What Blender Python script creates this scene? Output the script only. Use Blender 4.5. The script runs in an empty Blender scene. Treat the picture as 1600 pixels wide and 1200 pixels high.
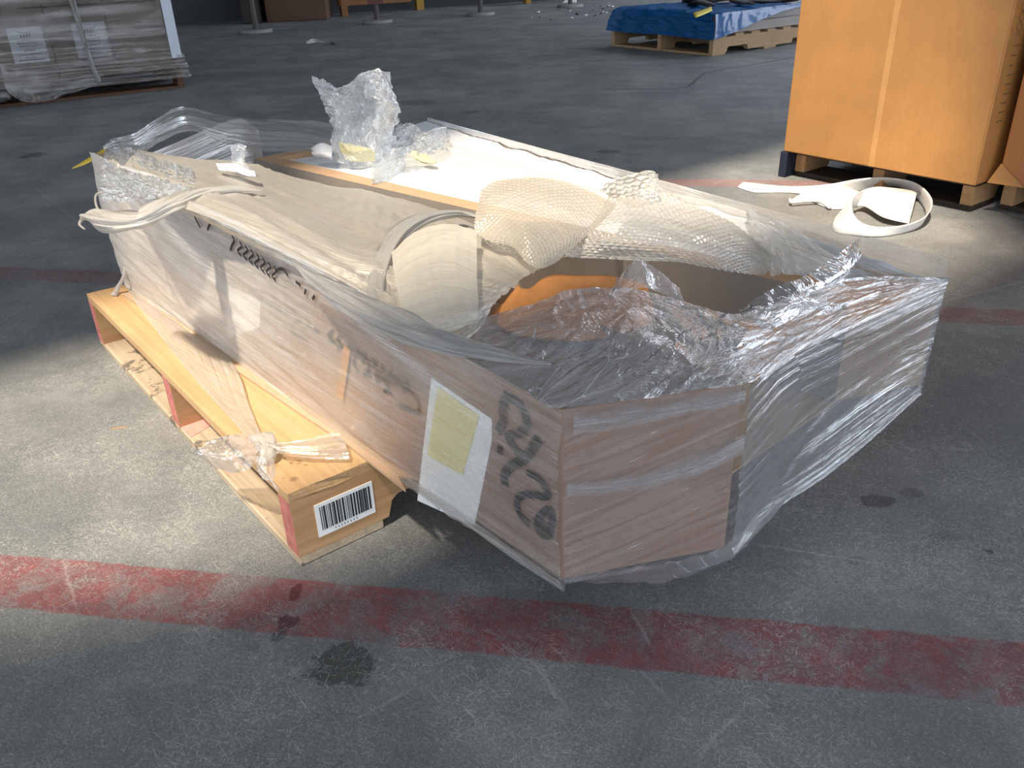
import bpy, bmesh, math, random
from mathutils import Vector, Matrix, noise as mn
rnd = random.Random(7)
sc = bpy.context.scene
COL = sc.collection

# ---------------------------------------------------------------- camera
CF, PIT, ROL, CH = 1315.57, 0.485703, -0.035716, 0.792245
Fv = Vector((0, math.cos(PIT), -math.sin(PIT)))
R0 = Vector((1, 0, 0)); U0 = R0.cross(Fv)
Rv = R0*math.cos(ROL) + U0*math.sin(ROL); Uv = Rv.cross(Fv)
CP = Vector((0, 0, CH))
cd = bpy.data.cameras.new('camera'); cam = bpy.data.objects.new('camera', cd); COL.objects.link(cam)
cd.sensor_width = 36; cd.sensor_fit = 'HORIZONTAL'; cd.lens = CF/1600*36; cd.clip_start = .02; cd.clip_end = 200
m3 = Matrix((Rv, Uv, -Fv)).transposed(); cam.matrix_world = Matrix.Translation(CP) @ m3.to_4x4()
sc.camera = cam
# ---------------------------------------------------------------- light
w = bpy.data.worlds.new('daylight'); sc.world = w; w.use_nodes = True
bg = w.node_tree.nodes['Background']; bg.inputs[0].default_value = (.80, .88, 1.0, 1); bg.inputs[1].default_value = 2.7
SUN = Vector((-.55, -.835, 0)).normalized()*math.cos(math.radians(64)) + Vector((0, 0, math.sin(math.radians(64))))
sl = bpy.data.lights.new('sun', 'SUN'); sl.energy = 7.6; sl.color = (1, .87, .70); sl.angle = math.radians(2.6)
so = bpy.data.objects.new('sun', sl); COL.objects.link(so); so.rotation_euler = SUN.to_track_quat('Z', 'Y').to_euler()
so.location = SUN*20
sc.view_settings.view_transform = 'Standard'; sc.view_settings.look = 'None'
sc.view_settings.exposure = 0.0; sc.view_settings.gamma = 1; sc.view_settings.use_curve_mapping = False

def P(u, v, z=0.0):
    d = Fv + Rv*((u-800)/CF) - Uv*((v-600)/CF)
    return CP + d*((z-CH)/d.z)

# ---------------------------------------------------------------- node helpers
class X:
    def __init__(s, nt, k): s.nt = nt; s.k = k
    def _m(s, op, *o, clamp=False):
        n = s.nt.nodes.new('ShaderNodeMath'); n.operation = op; n.use_clamp = clamp
        for i, a in enumerate((s,)+o):
            if isinstance(a, X): s.nt.links.new(a.k, n.inputs[i])
            else: n.inputs[i].default_value = a
        return X(s.nt, n.outputs[0])
    def __add__(s, o): return s._m('ADD', o)
    __radd__ = __add__
    def __sub__(s, o): return s._m('SUBTRACT', o)
    def __rsub__(s, o): return (s*-1) + o
    def __mul__(s, o): return s._m('MULTIPLY', o)
    __rmul__ = __mul__
    def abs(s): return s._m('ABSOLUTE')
    def max(s, o): return s._m('MAXIMUM', o)
    def min(s, o): return s._m('MINIMUM', o)
    def pow(s, o): return s._m('POWER', o)
    def sin(s): return s._m('SINE')
    def sat(s): return s._m('ADD', 0.0, clamp=True)
    def step(s, a, b):   # smooth ramp 0..1 from a to b
        n = s.nt.nodes.new('ShaderNodeMapRange'); n.interpolation_type = 'SMOOTHSTEP'
        s.nt.links.new(s.k, n.inputs[0]); n.inputs[1].default_value = a; n.inputs[2].default_value = b
        n.inputs[3].default_value = 0; n.inputs[4].default_value = 1
        if a > b:
            n.inputs[1].default_value = b; n.inputs[2].default_value = a; n.inputs[3].default_value = 1; n.inputs[4].default_value = 0
        return X(s.nt, n.outputs[0])
class M:
    def __init__(s, name):
        s.m = bpy.data.materials.new(name); s.m.use_nodes = True; s.nt = s.m.node_tree
        for n in list(s.nt.nodes): s.nt.nodes.remove(n)
        s.out = s.nt.nodes.new('ShaderNodeOutputMaterial')
    def n(s, t): return s.nt.nodes.new(t)
    def coord(s, kind='Object', scale=(1, 1, 1), rot=(0, 0, 0), loc=(0, 0, 0)):
        if kind == 'World': t = s.n('ShaderNodeNewGeometry').outputs['Position']
        else: t = s.n('ShaderNodeTexCoord').outputs[kind]
        mp = s.n('ShaderNodeMapping'); s.nt.links.new(t, mp.inputs[0]); mp.inputs[2].default_value = rot
        m2 = s.n('ShaderNodeMapping'); s.nt.links.new(mp.outputs[0], m2.inputs[0]); m2.inputs[1].default_value = loc; m2.inputs[3].default_value = scale; mp = m2
        return mp.outputs[0]
    def xyz(s, vec):
        k = s.n('ShaderNodeSeparateXYZ'); s.nt.links.new(vec, k.inputs[0]); return [X(s.nt, k.outputs[i]) for i in range(3)]
    def noise(s, vec, scale, detail=4, rough=.55, dist=0):
        k = s.n('ShaderNodeTexNoise'); s.nt.links.new(vec, k.inputs['Vector']); k.inputs['Scale'].default_value = scale
        k.inputs['Detail'].default_value = detail; k.inputs['Roughness'].default_value = rough; k.inputs['Distortion'].default_value = dist
        return X(s.nt, k.outputs['Fac'])
    def vor(s, vec, scale, feat='F1'):
        k = s.n('ShaderNodeTexVoronoi'); k.feature = feat; s.nt.links.new(vec, k.inputs['Vector']); k.inputs['Scale'].default_value = scale
        return X(s.nt, k.outputs['Distance'])
    def mix(s, f, a, b, mode='MIX'):
        k = s.n('ShaderNodeMix'); k.data_type = 'RGBA'; k.blend_type = mode
        for i, v in ((0, f), (6, a), (7, b)):
            if isinstance(v, X): s.nt.links.new(v.k, k.inputs[i])
            elif isinstance(v, (int, float)): k.inputs[i].default_value = v
            elif isinstance(v, tuple): k.inputs[i].default_value = v if len(v) == 4 else v+(1,)
            else: s.nt.links.new(v, k.inputs[i])
        return k.outputs[2]
    def bump(s, h, strength=.3, dist=.01, normal=None):
        k = s.n('ShaderNodeBump'); k.inputs['Strength'].default_value = strength; k.inputs['Distance'].default_value = dist
        s.nt.links.new(h.k, k.inputs['Height'])
        if normal: s.nt.links.new(normal, k.inputs['Normal'])
        return k.outputs[0]
    def pbr(s, col, rough=.6, normal=None, metal=0, spec=.5):
        k = s.n('ShaderNodeBsdfPrincipled')
        for i, v in (('Base Color', col), ('Roughness', rough)):
            if isinstance(v, X): s.nt.links.new(v.k, k.inputs[i])
            elif isinstance(v, tuple): k.inputs[i].default_value = v if len(v) == 4 else v+(1,)
            elif isinstance(v, (int, float)): k.inputs[i].default_value = v
            else: s.nt.links.new(v, k.inputs[i])
        k.inputs['Metallic'].default_value = metal; k.inputs['Specular IOR Level'].default_value = spec
        if normal: s.nt.links.new(normal, k.inputs['Normal'])
        s.nt.links.new(k.outputs[0], s.out.inputs[0]); return s.m

def simple(name, col, rough=.6, var=.12, sc_=12, spec=.4, metal=0):
    k = M(name); v = k.coord('Object'); a = k.noise(v, sc_)
    c2 = tuple(c*(1-var*2) for c in col); c1 = tuple(min(1, c*(1+var)) for c in col)
    return k.pbr(k.mix(a, c2, c1), rough, k.bump(k.noise(v, sc_*8), .15, .002), metal, spec)

def wood(name, c1, c2, stain=None, stain_amt=.0, axis=0):
    k = M(name); s = [60, 60, 60]; s[axis] = 3.0
    v = k.coord('Object', scale=tuple(s)); g = k.noise(v, 1.0, 6, .65, .6)
    v2 = k.coord('Object'); big = k.noise(v2, 5, 3)
    c = k.mix(g.step(.3, .7), c1, c2); c = k.mix(big.step(.45, .8)*.5, c, tuple(x*.7 for x in c1))
    kn = k.vor(k.coord('Object', scale=(1, 1, 1)), 9).step(.09, .03); c = k.mix(kn*.6, c, (.12, .06, .025))
    if stain:
        st = k.noise(k.coord('Object', scale=(14, 14, 14), loc=(3, 1, 0)), 1.2, 5, .7).step(.62-stain_amt, .70-stain_amt); c = k.mix(st*.85, c, stain)
    return k.pbr(c, .72, k.bump(g, .35, .002), 0, .25)

def cardboard(name, col, scale=1.0):
    k = M(name); v = k.coord('Object', scale=(1, 1, 1)); big = k.noise(v, 4*scale, 5, .6); fine = k.noise(k.coord('Object', scale=(1, 1, .12)), 160, 2)
    c = k.mix(big.step(.3, .75), tuple(x*.84 for x in col), tuple(min(1, x*1.06) for x in col))
    c = k.mix(fine.step(.35, .7)*.18, c, tuple(x*.7 for x in col))
    return k.pbr(c, .62, k.bump(fine, .12, .002), 0, .3)

def film(name, op=.35, var=.3, su=3, sv=70, col=(.72, .71, .68), gloss=.12, rough=.14, bump=.5, bd=.004, ramp=None, crin=0, rot=0, trans=.4, fres=.45, painted_glint=0, fade=0):
    """thin plastic: clear gaps, milky streaks, sharp glints"""
    k = M(name); uv = k.coord('UV', scale=(su, sv, 1), rot=(0, 0, rot))
    uv0 = k.coord('UV')
    s1 = k.noise(uv, 1.0, 5, .62, .35); s2 = k.noise(k.coord('UV', scale=(su*2.2, sv*3.1, 1), loc=(4, 2, 0), rot=(0, 0, rot)), 1.0, 3, .6)
    big = k.noise(uv0, 7, 4, .6)
    o = (s1-.5)*(var*2.2) + (s2-.5)*var*1.2 + (big-.5)*var*1.6 + op
    if ramp:      # (axis, a, b, add) opacity rises towards one end
        x = k.xyz(uv0)[ramp[0]]; o = o + x.step(ramp[1], ramp[2])*ramp[3]
    o = o.max(.03).min(.97)
    h = s1 + s2*.5
    if crin:
        cv = k.vor(k.coord('UV', scale=(1, 1, 1)), crin, 'DISTANCE_TO_EDGE').min(.12)*4
        cn = k.noise(uv0, crin*.9, 5, .7, 1.2); h = h*.4 + cn*1.5 + cv*.6
        o = (o + cn.step(.62, .75)*.12).min(.97)
    if crin:
        o = (o + k.vor(k.coord('UV', scale=(1, 1, 1), rot=(0, 0, .5)), crin*1.3, 'DISTANCE_TO_EDGE').step(.03, .004)*k.noise(uv0, crin*.5, 2).step(.50, .56)*.55).min(.97)
    if painted_glint:
        g3 = k.noise(k.coord('UV', scale=(28, 420, 1), loc=(1, 5, 0), rot=(0, 0, rot+.06)), 1.0, 2, .5).step(.66, .70)*k.noise(uv0, 12, 2).step(.42, .6)  # glints painted as pale dashes in the film's opacity
        o = (o + g3*painted_glint).min(.97)
    if fade:
        yv = k.xyz(uv0)[1] + (k.noise(uv0, 25, 3)-.5)*fade*.8; o = (o*yv.step(0.0, fade*.4)*yv.step(fade, fade*.6)).max(.0)
    nrm = k.bump(h, bump, bd)
    df = k.n('ShaderNodeBsdfDiffuse'); df.inputs[0].default_value = col+(1,); k.nt.links.new(nrm, df.inputs['Normal'])
    tl = k.n('ShaderNodeBsdfTranslucent'); tl.inputs[0].default_value = col+(1,); k.nt.links.new(nrm, tl.inputs['Normal'])
    m1 = k.n('ShaderNodeMixShader'); m1.inputs[0].default_value = trans; k.nt.links.new(df.outputs[0], m1.inputs[1]); k.nt.links.new(tl.outputs[0], m1.inputs[2])
    tr = k.n('ShaderNodeBsdfTransparent'); tr.inputs[0].default_value = (.97, .97, .97, 1)
    m2 = k.n('ShaderNodeMixShader'); k.nt.links.new(o.k, m2.inputs[0]); k.nt.links.new(tr.outputs[0], m2.inputs[1]); k.nt.links.new(m1.outputs[0], m2.inputs[2])
    gl = k.n('ShaderNodeBsdfGlossy'); gl.inputs['Roughness'].default_value = rough; gl.inputs[0].default_value = (1, 1, 1, 1); k.nt.links.new(nrm, gl.inputs['Normal'])
    lw = k.n('ShaderNodeLayerWeight'); lw.inputs[0].default_value = .25; k.nt.links.new(nrm, lw.inputs['Normal'])
    fr = (X(k.nt, lw.outputs['Fresnel'])*fres + gloss).min(.6)
    m3_ = k.n('ShaderNodeMixShader'); k.nt.links.new(fr.k, m3_.inputs[0]); k.nt.links.new(m2.outputs[0], m3_.inputs[1]); k.nt.links.new(gl.outputs[0], m3_.inputs[2])
    k.nt.links.new(m3_.outputs[0], k.out.inputs[0]); return k.m

# ---------------------------------------------------------------- floor material
def floor_mat():
    k = M('worn_concrete'); W = k.coord('World'); x, y, z = k.xyz(W)
    a = k.noise(W, 1.3, 6, .6); b = k.noise(W, 9, 6, .7); c = k.noise(W, 70, 4, .7); d = k.noise(W, 420, 2, .6)
    col = k.mix(a.step(.3, .7), (.155, .163, .165), (.235, .238, .232))
    col = k.mix(b.step(.35, .75)*.55, col, (.12, .127, .13))
    col = k.mix(c.step(.45, .8)*.5, col, (.30, .30, .29))
    d2 = k.noise(k.coord('World', scale=(1, 1.6, 1), rot=(0, 0, .6)), 210, 3, .75); col = k.mix(d2.step(.54, .68)*.6, col, (.44, .44, .42)); col = k.mix(d2.step(.46, .32)*.55, col, (.055, .06, .062)); col = k.mix(d.step(.56, .70)*.35, col, (.5, .5, .48))
    # trowel marks, long in one direction
    t = k.noise(k.coord('World', scale=(1.2, 9, 1), rot=(0, 0, .15)), 1, 5, .6); col = k.mix(t.step(.5, .75)*.35, col, (.13, .14, .145))
    # red floor lines, worn
    wob = (k.noise(W, 30, 3)-.5)*.012
    def band(p, q, hw, x0=None, x1=None):
        p = Vector(p[:2]); q = Vector(q[:2]); dr = (q-p).normalized(); nn = Vector((-dr.y, dr.x))
        dist = (x*nn.x + y*nn.y - p.dot(nn) + wob).abs()
        mk = dist.step(hw+.003, hw-.003); tt = x*dr.x + y*dr.y - p.dot(dr)
        if x0 is not None: mk = mk*tt.step(x0-.02, x0+.02)
        if x1 is not None: mk = mk*tt.step(x1+.02, x1-.02)
        return mk, tt
    wear = k.noise(W, 14, 6, .75, .5).step(.66, .42)
    scr = k.noise(k.coord('World', scale=(40, 160, 1), rot=(0, 0, .7)), 1, 4, .7).step(.62, .5)
    n1, t1 = band(P(0, 905), P(1600, 1052), .052)
    f1, _ = band(P(0, 426), P(1560, 495), .045)
    f2, _ = band(P(1060, 285), P(1235, 287), .05, -.1, .75)
    f3, _ = band(P(820, 185), P(960, 180), .05, -.1, .7)
    red = k.mix(k.noise(W, 22, 5, .7).step(.3, .7), (.27, .045, .05), (.16, .045, .05))
    red = k.mix(d.step(.55, .7)*.5, red, (.42, .25, .25))
    col = k.mix(n1*(wear*.62+.20)*(scr*.35+.65), col, red)
    col = k.mix(f1*(wear*.35+.22), col, (.22, .07, .07)); col = k.mix(f2*.45, col, (.33, .12, .11)); col = k.mix(f3*wear*.2, col, (.2, .07, .08))
    # oil stains and drips
    def blob(p, rx, ry, colr, amt, seed):
        nn = k.noise(k.coord('World', loc=(seed, 0, 0)), min(90, 1.3/rx), 5, .75)
        dd = (((x-p.x)*(1/rx)).pow(2.0) + ((y-p.y)*(1/ry)).pow(2.0)).pow(.5) + (nn-.5)*2.2
        return dd.step(1.06, .92)*amt, colr
    for (u, v, rx, ry, cc, am) in [(535, 1038, .04, .036, (.055, .055, .05), .85), (449, 972, .014, .013, (.07, .012, .016), .85), (462, 925, .008, .018, (.10, .014, .018), .8), (436, 992, .009, .012, (.05, .055, .058), .7),
                                   (1370, 783, .028, .016, (.06, .06, .065), .7), (1425, 770, .018, .014, (.07, .07, .075), .55), (1480, 838, .02, .012, (.09, .09, .095), .5), (1335, 875, .014, .01, (.09, .09, .09), .5), (1545, 862, .006, .006, (.04, .04, .04), .7), (1165, 1052, .012, .012, (.26, .24, .20), .5),
                                   (50, 243, .05, .06, (.05, .05, .055), .8), (950, 237, .05, .04, (.05, .05, .055), .75), (735, 175, .05, .05, (.07, .075, .085), .6), (655, 160, .1, .1, (.09, .095, .1), .5), (580, 74, .2, .1, (.1, .1, .1), .5)]:
        mk, cc = blob(P(u, v), rx, ry, cc, am, u*.01); col = k.mix(mk, col, cc)
    # cracks
    for p, q in [((1050, 139), (1075, 136)), ((1075, 136), (1100, 114)), ((1100, 114), (1240, 90)), ((945, 139), (1050, 139)), ((1560, 330), (1600, 345))]:
        A, B = P(*p), P(*q); L = (B-A).length; mk, _ = band(A, B, .004 if p[1] > 200 else .012, 0, L); col = k.mix(mk*.75, col, (.03, .03, .03))
    # pale scratches
    for (u, v, u2, v2) in [(50, 290, 125, 350), (985, 955, 1020, 1010), (830, 1030, 880, 1100), (1005, 1050, 1045, 1095), (1370, 880, 1180, 850), (1090, 1180, 1150, 1120), (1480, 470, 1600, 440), (640, 90, 720, 100), (850, 640, 980, 660), (100, 880, 118, 945), (560, 1120, 640, 1080)]:
        A, B = P(u, v), P(u2, v2); mk, _ = band(A, B, .0012, 0, (B-A).length); col = k.mix(mk*.4, col, (.5, .5, .48))
    sw2 = k.noise(W, 5, 4, .7).step(.36, .60); sm = None
    for ii, (ra, sx_, sy_, th) in enumerate([(.9, 20, 520, .655), (.35, 30, 620, .65), (-.6, 34, 640, .65), (1.9, 60, 560, .64), (.05, 70, 480, .64), (2.5, 50, 700, .65), (1.35, 80, 600, .64)]):
        q = k.noise(k.coord('World', scale=(sx_, sy_, 1), rot=(0, 0, ra), loc=(ii*3.1, ii, 0)), 1, 1.5, .5).step(th, th+.06); sm = q if sm is None else sm.max(q)
    col = k.mix(sm*sw2*.62, col, (.50, .50, .48))
    pt = k.noise(W, 2.6, 5, .65); col = k.mix(pt.step(.40, .62), k.mix(.24, col, (.03, .045, .055)), col)
    pits = k.vor(W, 60).step(.12, .04)*k.noise(W, 8, 2).step(.5, .6); col = k.mix(pits*.5, col, (.45, .45, .43))
    rough = k.noise(W, 6, 4)*.25 + .48
    return k.pbr(col, rough, k.bump(c*.6+d*.6, .22, .003), 0, .35)

# ---------------------------------------------------------------- object helpers
def tag(o, label=None, cat=None, group=None, kind=None):
    for a, b in (('label', label), ('category', cat), ('group', group), ('kind', kind)):
        if b: o[a] = b
    return o
def link(name, me, mat, parent=None, smooth=False):
    o = bpy.data.objects.new(name, me); COL.objects.link(o)
    for mm in (mat if isinstance(mat, (list, tuple)) else [mat]): me.materials.append(mm)
    if smooth:
        for p in me.polygons: p.use_smooth = True
    if parent:
        o.parent = parent; o.matrix_parent_inverse = Matrix.Identity(4)
    return o
def empty(name, loc, label, cat, group=None, rz=0):
    o = bpy.data.objects.new(name, None); COL.objects.link(o); o.location = loc; o.rotation_euler = (0, 0, rz); o.empty_display_size = .05
    return tag(o, label, cat, group)
def obj_bm(name, bm, mat, parent=None, smooth=False, world=False):
    """world: bm is in world coordinates; moved into the parent's frame (or given its own origin)"""
    me = bpy.data.meshes.new(name)
    bmesh.ops.recalc_face_normals(bm, faces=bm.faces)
    if world and parent is not None:
        inv = (Matrix.Translation(parent.location) @ parent.rotation_euler.to_matrix().to_4x4()).inverted()
        bmesh.ops.transform(bm, matrix=inv, verts=bm.verts)
        bm.to_mesh(me); bm.free(); return link(name, me, mat, parent, smooth)
    if world:
        zs = [v.co.z for v in bm.verts]; cx = sum(v.co.x for v in bm.verts)/len(zs); cy = sum(v.co.y for v in bm.verts)/len(zs); org = Vector((cx, cy, min(zs)))
        bmesh.ops.translate(bm, vec=-org, verts=bm.verts); bm.to_mesh(me); bm.free(); o = link(name, me, mat, None, smooth); o.location = org; return o
    bm.to_mesh(me); bm.free(); return link(name, me, mat, parent, smooth)
def add_box(bm, x0, x1, y0, y1, z0, z1, mi=0):
    vs = [bm.verts.new((x, y, z)) for z in (z0, z1) for x, y in ((x0, y0), (x1, y0), (x1, y1), (x0, y1))]
    fs = [bm.faces.new([vs[i] for i in f]) for f in ((0, 3, 2, 1), (4, 5, 6, 7), (0, 1, 5, 4), (1, 2, 6, 5), (2, 3, 7, 6), (3, 0, 4, 7))]
    for f in fs: f.material_index = mi
    return fs
def bevel(bm, w_=.002, seg=1):
    bmesh.ops.bevel(bm, geom=list(bm.edges), offset=w_, segments=seg, affect='EDGES', profile=.5)
def prism(bm, bot, top):
    """bot/top: lists of 3D points"""
    n = len(bot); b = [bm.verts.new(p) for p in bot]; t = [bm.verts.new(p) for p in top]
    bm.faces.new(list(reversed(b))); bm.faces.new(t)
    for i in range(n): bm.faces.new((b[i], b[(i+1) % n], t[(i+1) % n], t[i]))
def cr(ps, t):
    n = len(ps)-1
    if n == 0: return ps[0].copy()
    x = min(max(t, 0), 1)*n; i = min(int(x), n-1); f = x-i
    p1, p2 = ps[i], ps[i+1]; p0 = ps[i-1] if i > 0 else p1*2-p2; p3 = ps[i+2] if i+2 <= n else p2*2-p1
    return .5*((2*p1) + (p2-p0)*f + (2*p0-5*p1+4*p2-p3)*f*f + (3*p1-p0-3*p2+p3)*f**3)
def lin(ps, t):
    n = len(ps)-1; x = min(max(t, 0), 1)*n; i = min(int(x), n-1); return ps[i].lerp(ps[i+1], x-i)
def sheet_bm(rows, nu, nv, disp=None, linear_v=False, linear_u=False, edge=0.0, seed=0.0):
    """rows of 3D control points -> smooth surface, displaced by disp(U, V, u, v) metres along its normal"""
    fu = lin if linear_u else cr; fv = lin if linear_v else cr
    G = []
    for j in range(nv+1):
        v = j/nv; G.append([])
        for i in range(nu+1):
            u = i/nu
            if edge:
                uu = u + edge*(mn.noise(Vector((v*9+seed, seed, 1)))*(1-abs(2*u-1))**0)*(1 if i in (0, nu) else 0)
                vv = v + edge*mn.noise(Vector((u*9+seed, 7, seed)))*(1 if j in (0, nv) else 0)
            else: uu, vv = u, v
            G[-1].append(fv([fu(r, uu) for r in rows], vv))
    lu = sum((G[nv//2][i+1]-G[nv//2][i]).length for i in range(nu)); lv = sum((G[j+1][nu//2]-G[j][nu//2]).length for j in range(nv))
    bm = bmesh.new(); uvl = bm.loops.layers.uv.new('UVMap'); V = []
    for j in range(nv+1):
        V.append([])
        for i in range(nu+1):
            p = G[j][i].copy()
            if disp:
                du = G[j][min(i+1, nu)]-G[j][max(i-1, 0)]; dv = G[min(j+1, nv)][i]-G[max(j-1, 0)][i]
                n = du.cross(dv); n = n.normalized() if n.length > 1e-12 else Vector((0, 0, 1))
                if n.z < 0: n = -n
                p += n*disp(i/nu*lu, j/nv*lv, i/nu, j/nv)
            V[-1].append(bm.verts.new(p))
    for j in range(nv):
        for i in range(nu):
            f = bm.faces.new((V[j][i], V[j][i+1], V[j+1][i+1], V[j+1][i])); f.smooth = True
            for lp, (a, b) in zip(f.loops, ((i, j), (i+1, j), (i+1, j+1), (i, j+1))): lp[uvl].uv = (a/nu*lu, b/nv*lv)
    return bm
def rg(x, y, z): return 1-abs(mn.noise(Vector((x, y, z))))*2
def crumple(amp, f=18, seed=0, pleat=0, pf=60, pu=4, along='u', skew=0, fold=0, ff=14):
    def d(U, V, u, v):
        V = V + skew*U
        a = amp*(rg(U*f, V*f, seed)+.5*rg(U*f*2.3, V*f*2.3, seed+5)+.25*rg(U*f*5, V*f*5, seed+9)-.9) if amp else 0
        if pleat:
            a += pleat*(rg(U*pu, V*pf, seed+3)-.5) if along == 'u' else pleat*(rg(U*pf, V*pu, seed+3)-.5)
        if fold: a += fold*(rg(U*1.6, (V+skew*U*.6)*ff, seed+30)-.5)
        return a
    return d
def sheet(name, rows, nu, nv, mat, parent=None, disp=None, solid=0, **kw):
    rows = [[P(*p) if not isinstance(p, Vector) else p for p in r] for r in rows]
    bm = sheet_bm(rows, nu, nv, disp, **kw)
    if solid:
        bmesh.ops.recalc_face_normals(bm, faces=bm.faces); bmesh.ops.solidify(bm, geom=list(bm.faces), thickness=solid)
    return obj_bm(name, bm, mat, parent, True, True)
def tube_bm(pts, radii, seg=10, flat=1.0, n=None, wob=0, seed=0):
    n = n or len(pts)*6; bm = bmesh.new(); uvl = bm.loops.layers.uv.new('UVMap'); rings = []; last = None; L = 0; Ls = []
    rv = [Vector((r, 0, 0)) for r in radii]
    prev = None
    for i in range(n+1):
        t = i/n; p = cr(pts, t); q = cr(pts, min(1, t+.01)); o = cr(pts, max(0, t-.01)); d = (q-o).normalized()
        up = Vector((0, 0, 1)); s = d.cross(up); s = s.normalized() if s.length > 1e-4 else Vector((1, 0, 0)); uu = s.cross(d)
        r = max(cr(rv, t).x, .0003); ring = []
        if prev is not None: L += (p-prev).length
        prev = p; Ls.append(L)
        for k in range(seg):
            a = 2*math.pi*k/seg; rr = r*(1+wob*mn.noise(Vector((math.cos(a)*2.5+seed, math.sin(a)*2.5, t*3+seed))) + (wob*.8*mn.noise(Vector((math.cos(a)*8+seed, math.sin(a)*8, t*5+seed))) if seg > 14 else 0))
            ring.append(bm.verts.new(p + s*math.cos(a)*rr + uu*math.sin(a)*rr*flat))
        rings.append(ring)
    for i in range(n):
        for k in range(seg):
            f = bm.faces.new((rings[i][k], rings[i][(k+1) % seg], rings[i+1][(k+1) % seg], rings[i+1][k])); f.smooth = True
            for lp, (a, b) in zip(f.loops, ((i, k), (i, k+1), (i+1, k+1), (i+1, k))): lp[uvl].uv = (Ls[a], b/seg*.12)
    bm.faces.new(list(reversed(rings[0]))); bm.faces.new(rings[-1]); return bm
def tube(name, pts, radii, mat, parent=None, **kw):
    pts = [P(*p) if not isinstance(p, Vector) else p for p in pts]
    return obj_bm(name, tube_bm(pts, radii, **kw), mat, parent, True, True)
def stroke_bm(bm, pts, w_, nrm, closed=False):
    """flat ribbon of marker ink lying on a face"""
    n = len(pts); L = []; Rr = []
    for i, p in enumerate(pts):
        d = (pts[min(i+1, n-1)]-pts[max(i-1, 0)]); d.normalize(); s = nrm.cross(d).normalized()
        ww = w_[i] if isinstance(w_, list) else w_
        L.append(bm.verts.new(p+s*ww/2)); Rr.append(bm.verts.new(p-s*ww/2))
    for i in range(n-1): bm.faces.new((L[i], L[i+1], Rr[i+1], Rr[i]))

# ---------------------------------------------------------------- materials
m_floor = floor_mat()
m_wood = wood('pine_boards', (.52, .345, .18), (.42, .26, .125), stain=(.20, .10, .05), stain_amt=-.02)
m_wood_d = wood('dirty_boards', (.50, .40, .28), (.33, .26, .18), stain=(.10, .09, .08), stain_amt=.07)
m_wood_str = wood('stringer_pine', (.50, .31, .16), (.38, .22, .10), axis=1)
m_wood_shade = wood('boards_with_painted_shade', (.07, .05, .035), (.04, .03, .02))  # shade under the golden cartons painted into the board colour
m_wood_far = wood('pallet_pine_far', (.42, .29, .17), (.32, .21, .12))
m_wood_far2 = wood('pallet_redwood', (.12, .065, .04), (.08, .042, .026))
m_pink = simple('pink_paint', (.60, .20, .17), .6, .45, 60)
m_kraft = cardboard('pinkish_kraft', (.29, .195, .15))
m_kraft2 = cardboard('tan_kraft', (.50, .35, .23))
m_orange = cardboard('golden_kraft', (.45, .215, .068))
m_orange2 = cardboard('reddish_kraft', (.46, .19, .07))
m_torn = cardboard('torn_orange_kraft', (.66, .27, .08), 3)
m_grey = simple('grey_board', (.30, .275, .25), .6, .08, 5)
m_rim = cardboard('pale_tan_board', (.52, .34, .21))
m_white = simple('white_foam', (.70, .72, .75), .5, .03, 30)
m_paper = simple('white_paper', (.80, .80, .78), .6, .03)
m_yellow = simple('yellow_paper', (.74, .68, .33), .6, .05)
m_ink = simple('black_marker', (.02, .02, .022), .5, .05)
m_black = simple('black_plastic', (.012, .012, .014), .5, .1)
m_strip = simple('white_plastic_band', (.74, .72, .69), .4, .02, 10)
m_ystrap = simple('yellow_strap', (.75, .52, .06), .4, .05)
# stretch film, from nearly clear to many milky layers
f_side = film('stretch_film_side', .14, .30, 5, 150, col=(.84, .81, .75), ramp=(0, 1.14, .45, .64), gloss=.02, rough=.3, bump=.3, fres=.15, painted_glint=.3)
f_end = film('stretch_film_end', .14, .32, 6, 120, bump=.4, gloss=.02, rough=.25, rot=.28, fres=.2, painted_glint=.6)
f_fan = film('stretch_film_fan', .33, .40, 3, 90, bump=.6, gloss=.05, rough=.16, bd=.004, col=(.56, .58, .60), painted_glint=.7)
f_top = film('stretch_film_top', .86, .2, 3, 60, col=(.68, .64, .56), bump=.6, gloss=.03, rough=.35)
f_milk = film('stretch_film_milky', .68, .3, 4, 70, col=(.68, .66, .62), bump=.7, gloss=.05, rough=.3)
f_clear = film('stretch_film_clear', .36, .24, 6, 22, col=(.80, .82, .84), gloss=.04, rough=.12, crin=16, bump=.6, bd=.006)
f_clear2 = film('stretch_film_glossy', .12, .12, 5, 12, col=(.80, .84, .9), gloss=.22, rough=.06, crin=9, bump=.8, bd=.01)
f_back = film('stretch_film_back', .40, .28, 2.5, 45, col=(.80, .78, .74), gloss=.05, rough=.25, bump=.6)
f_tail = film('stretch_film_tail', .62, .35, 4, 90, col=(.70, .66, .58), gloss=.05, rough=.3)
f_bag = film('crinkled_bag_film', .45, .22, 14, 18, col=(.82, .89, .95), gloss=.14, rough=.12, crin=28, bump=.9, bd=.01)
f_roll = film('rolled_film', .86, .2, 6, 260, col=(.50, .49, .47), gloss=.06, rough=.3)
f_band = film('gathered_band', .46, .55, 6, 300, fade=.030, fres=.1, col=(.62, .63, .65), gloss=.0, rough=.25, painted_glint=.4)
f_roll2 = film('gathered_film', .45, .4, 6, 260, col=(.62, .61, .59), gloss=.05, rough=.3)
f_bub = film('bubble_film', .66, .14, 30, 30, col=(.66, .64, .58), gloss=.10, rough=.12, bump=.3)
f_bub2 = film('bubble_film_cloudy', .80, .12, 30, 30, col=(.58, .54, .46), gloss=.07, rough=.2, bump=.3)
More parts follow.
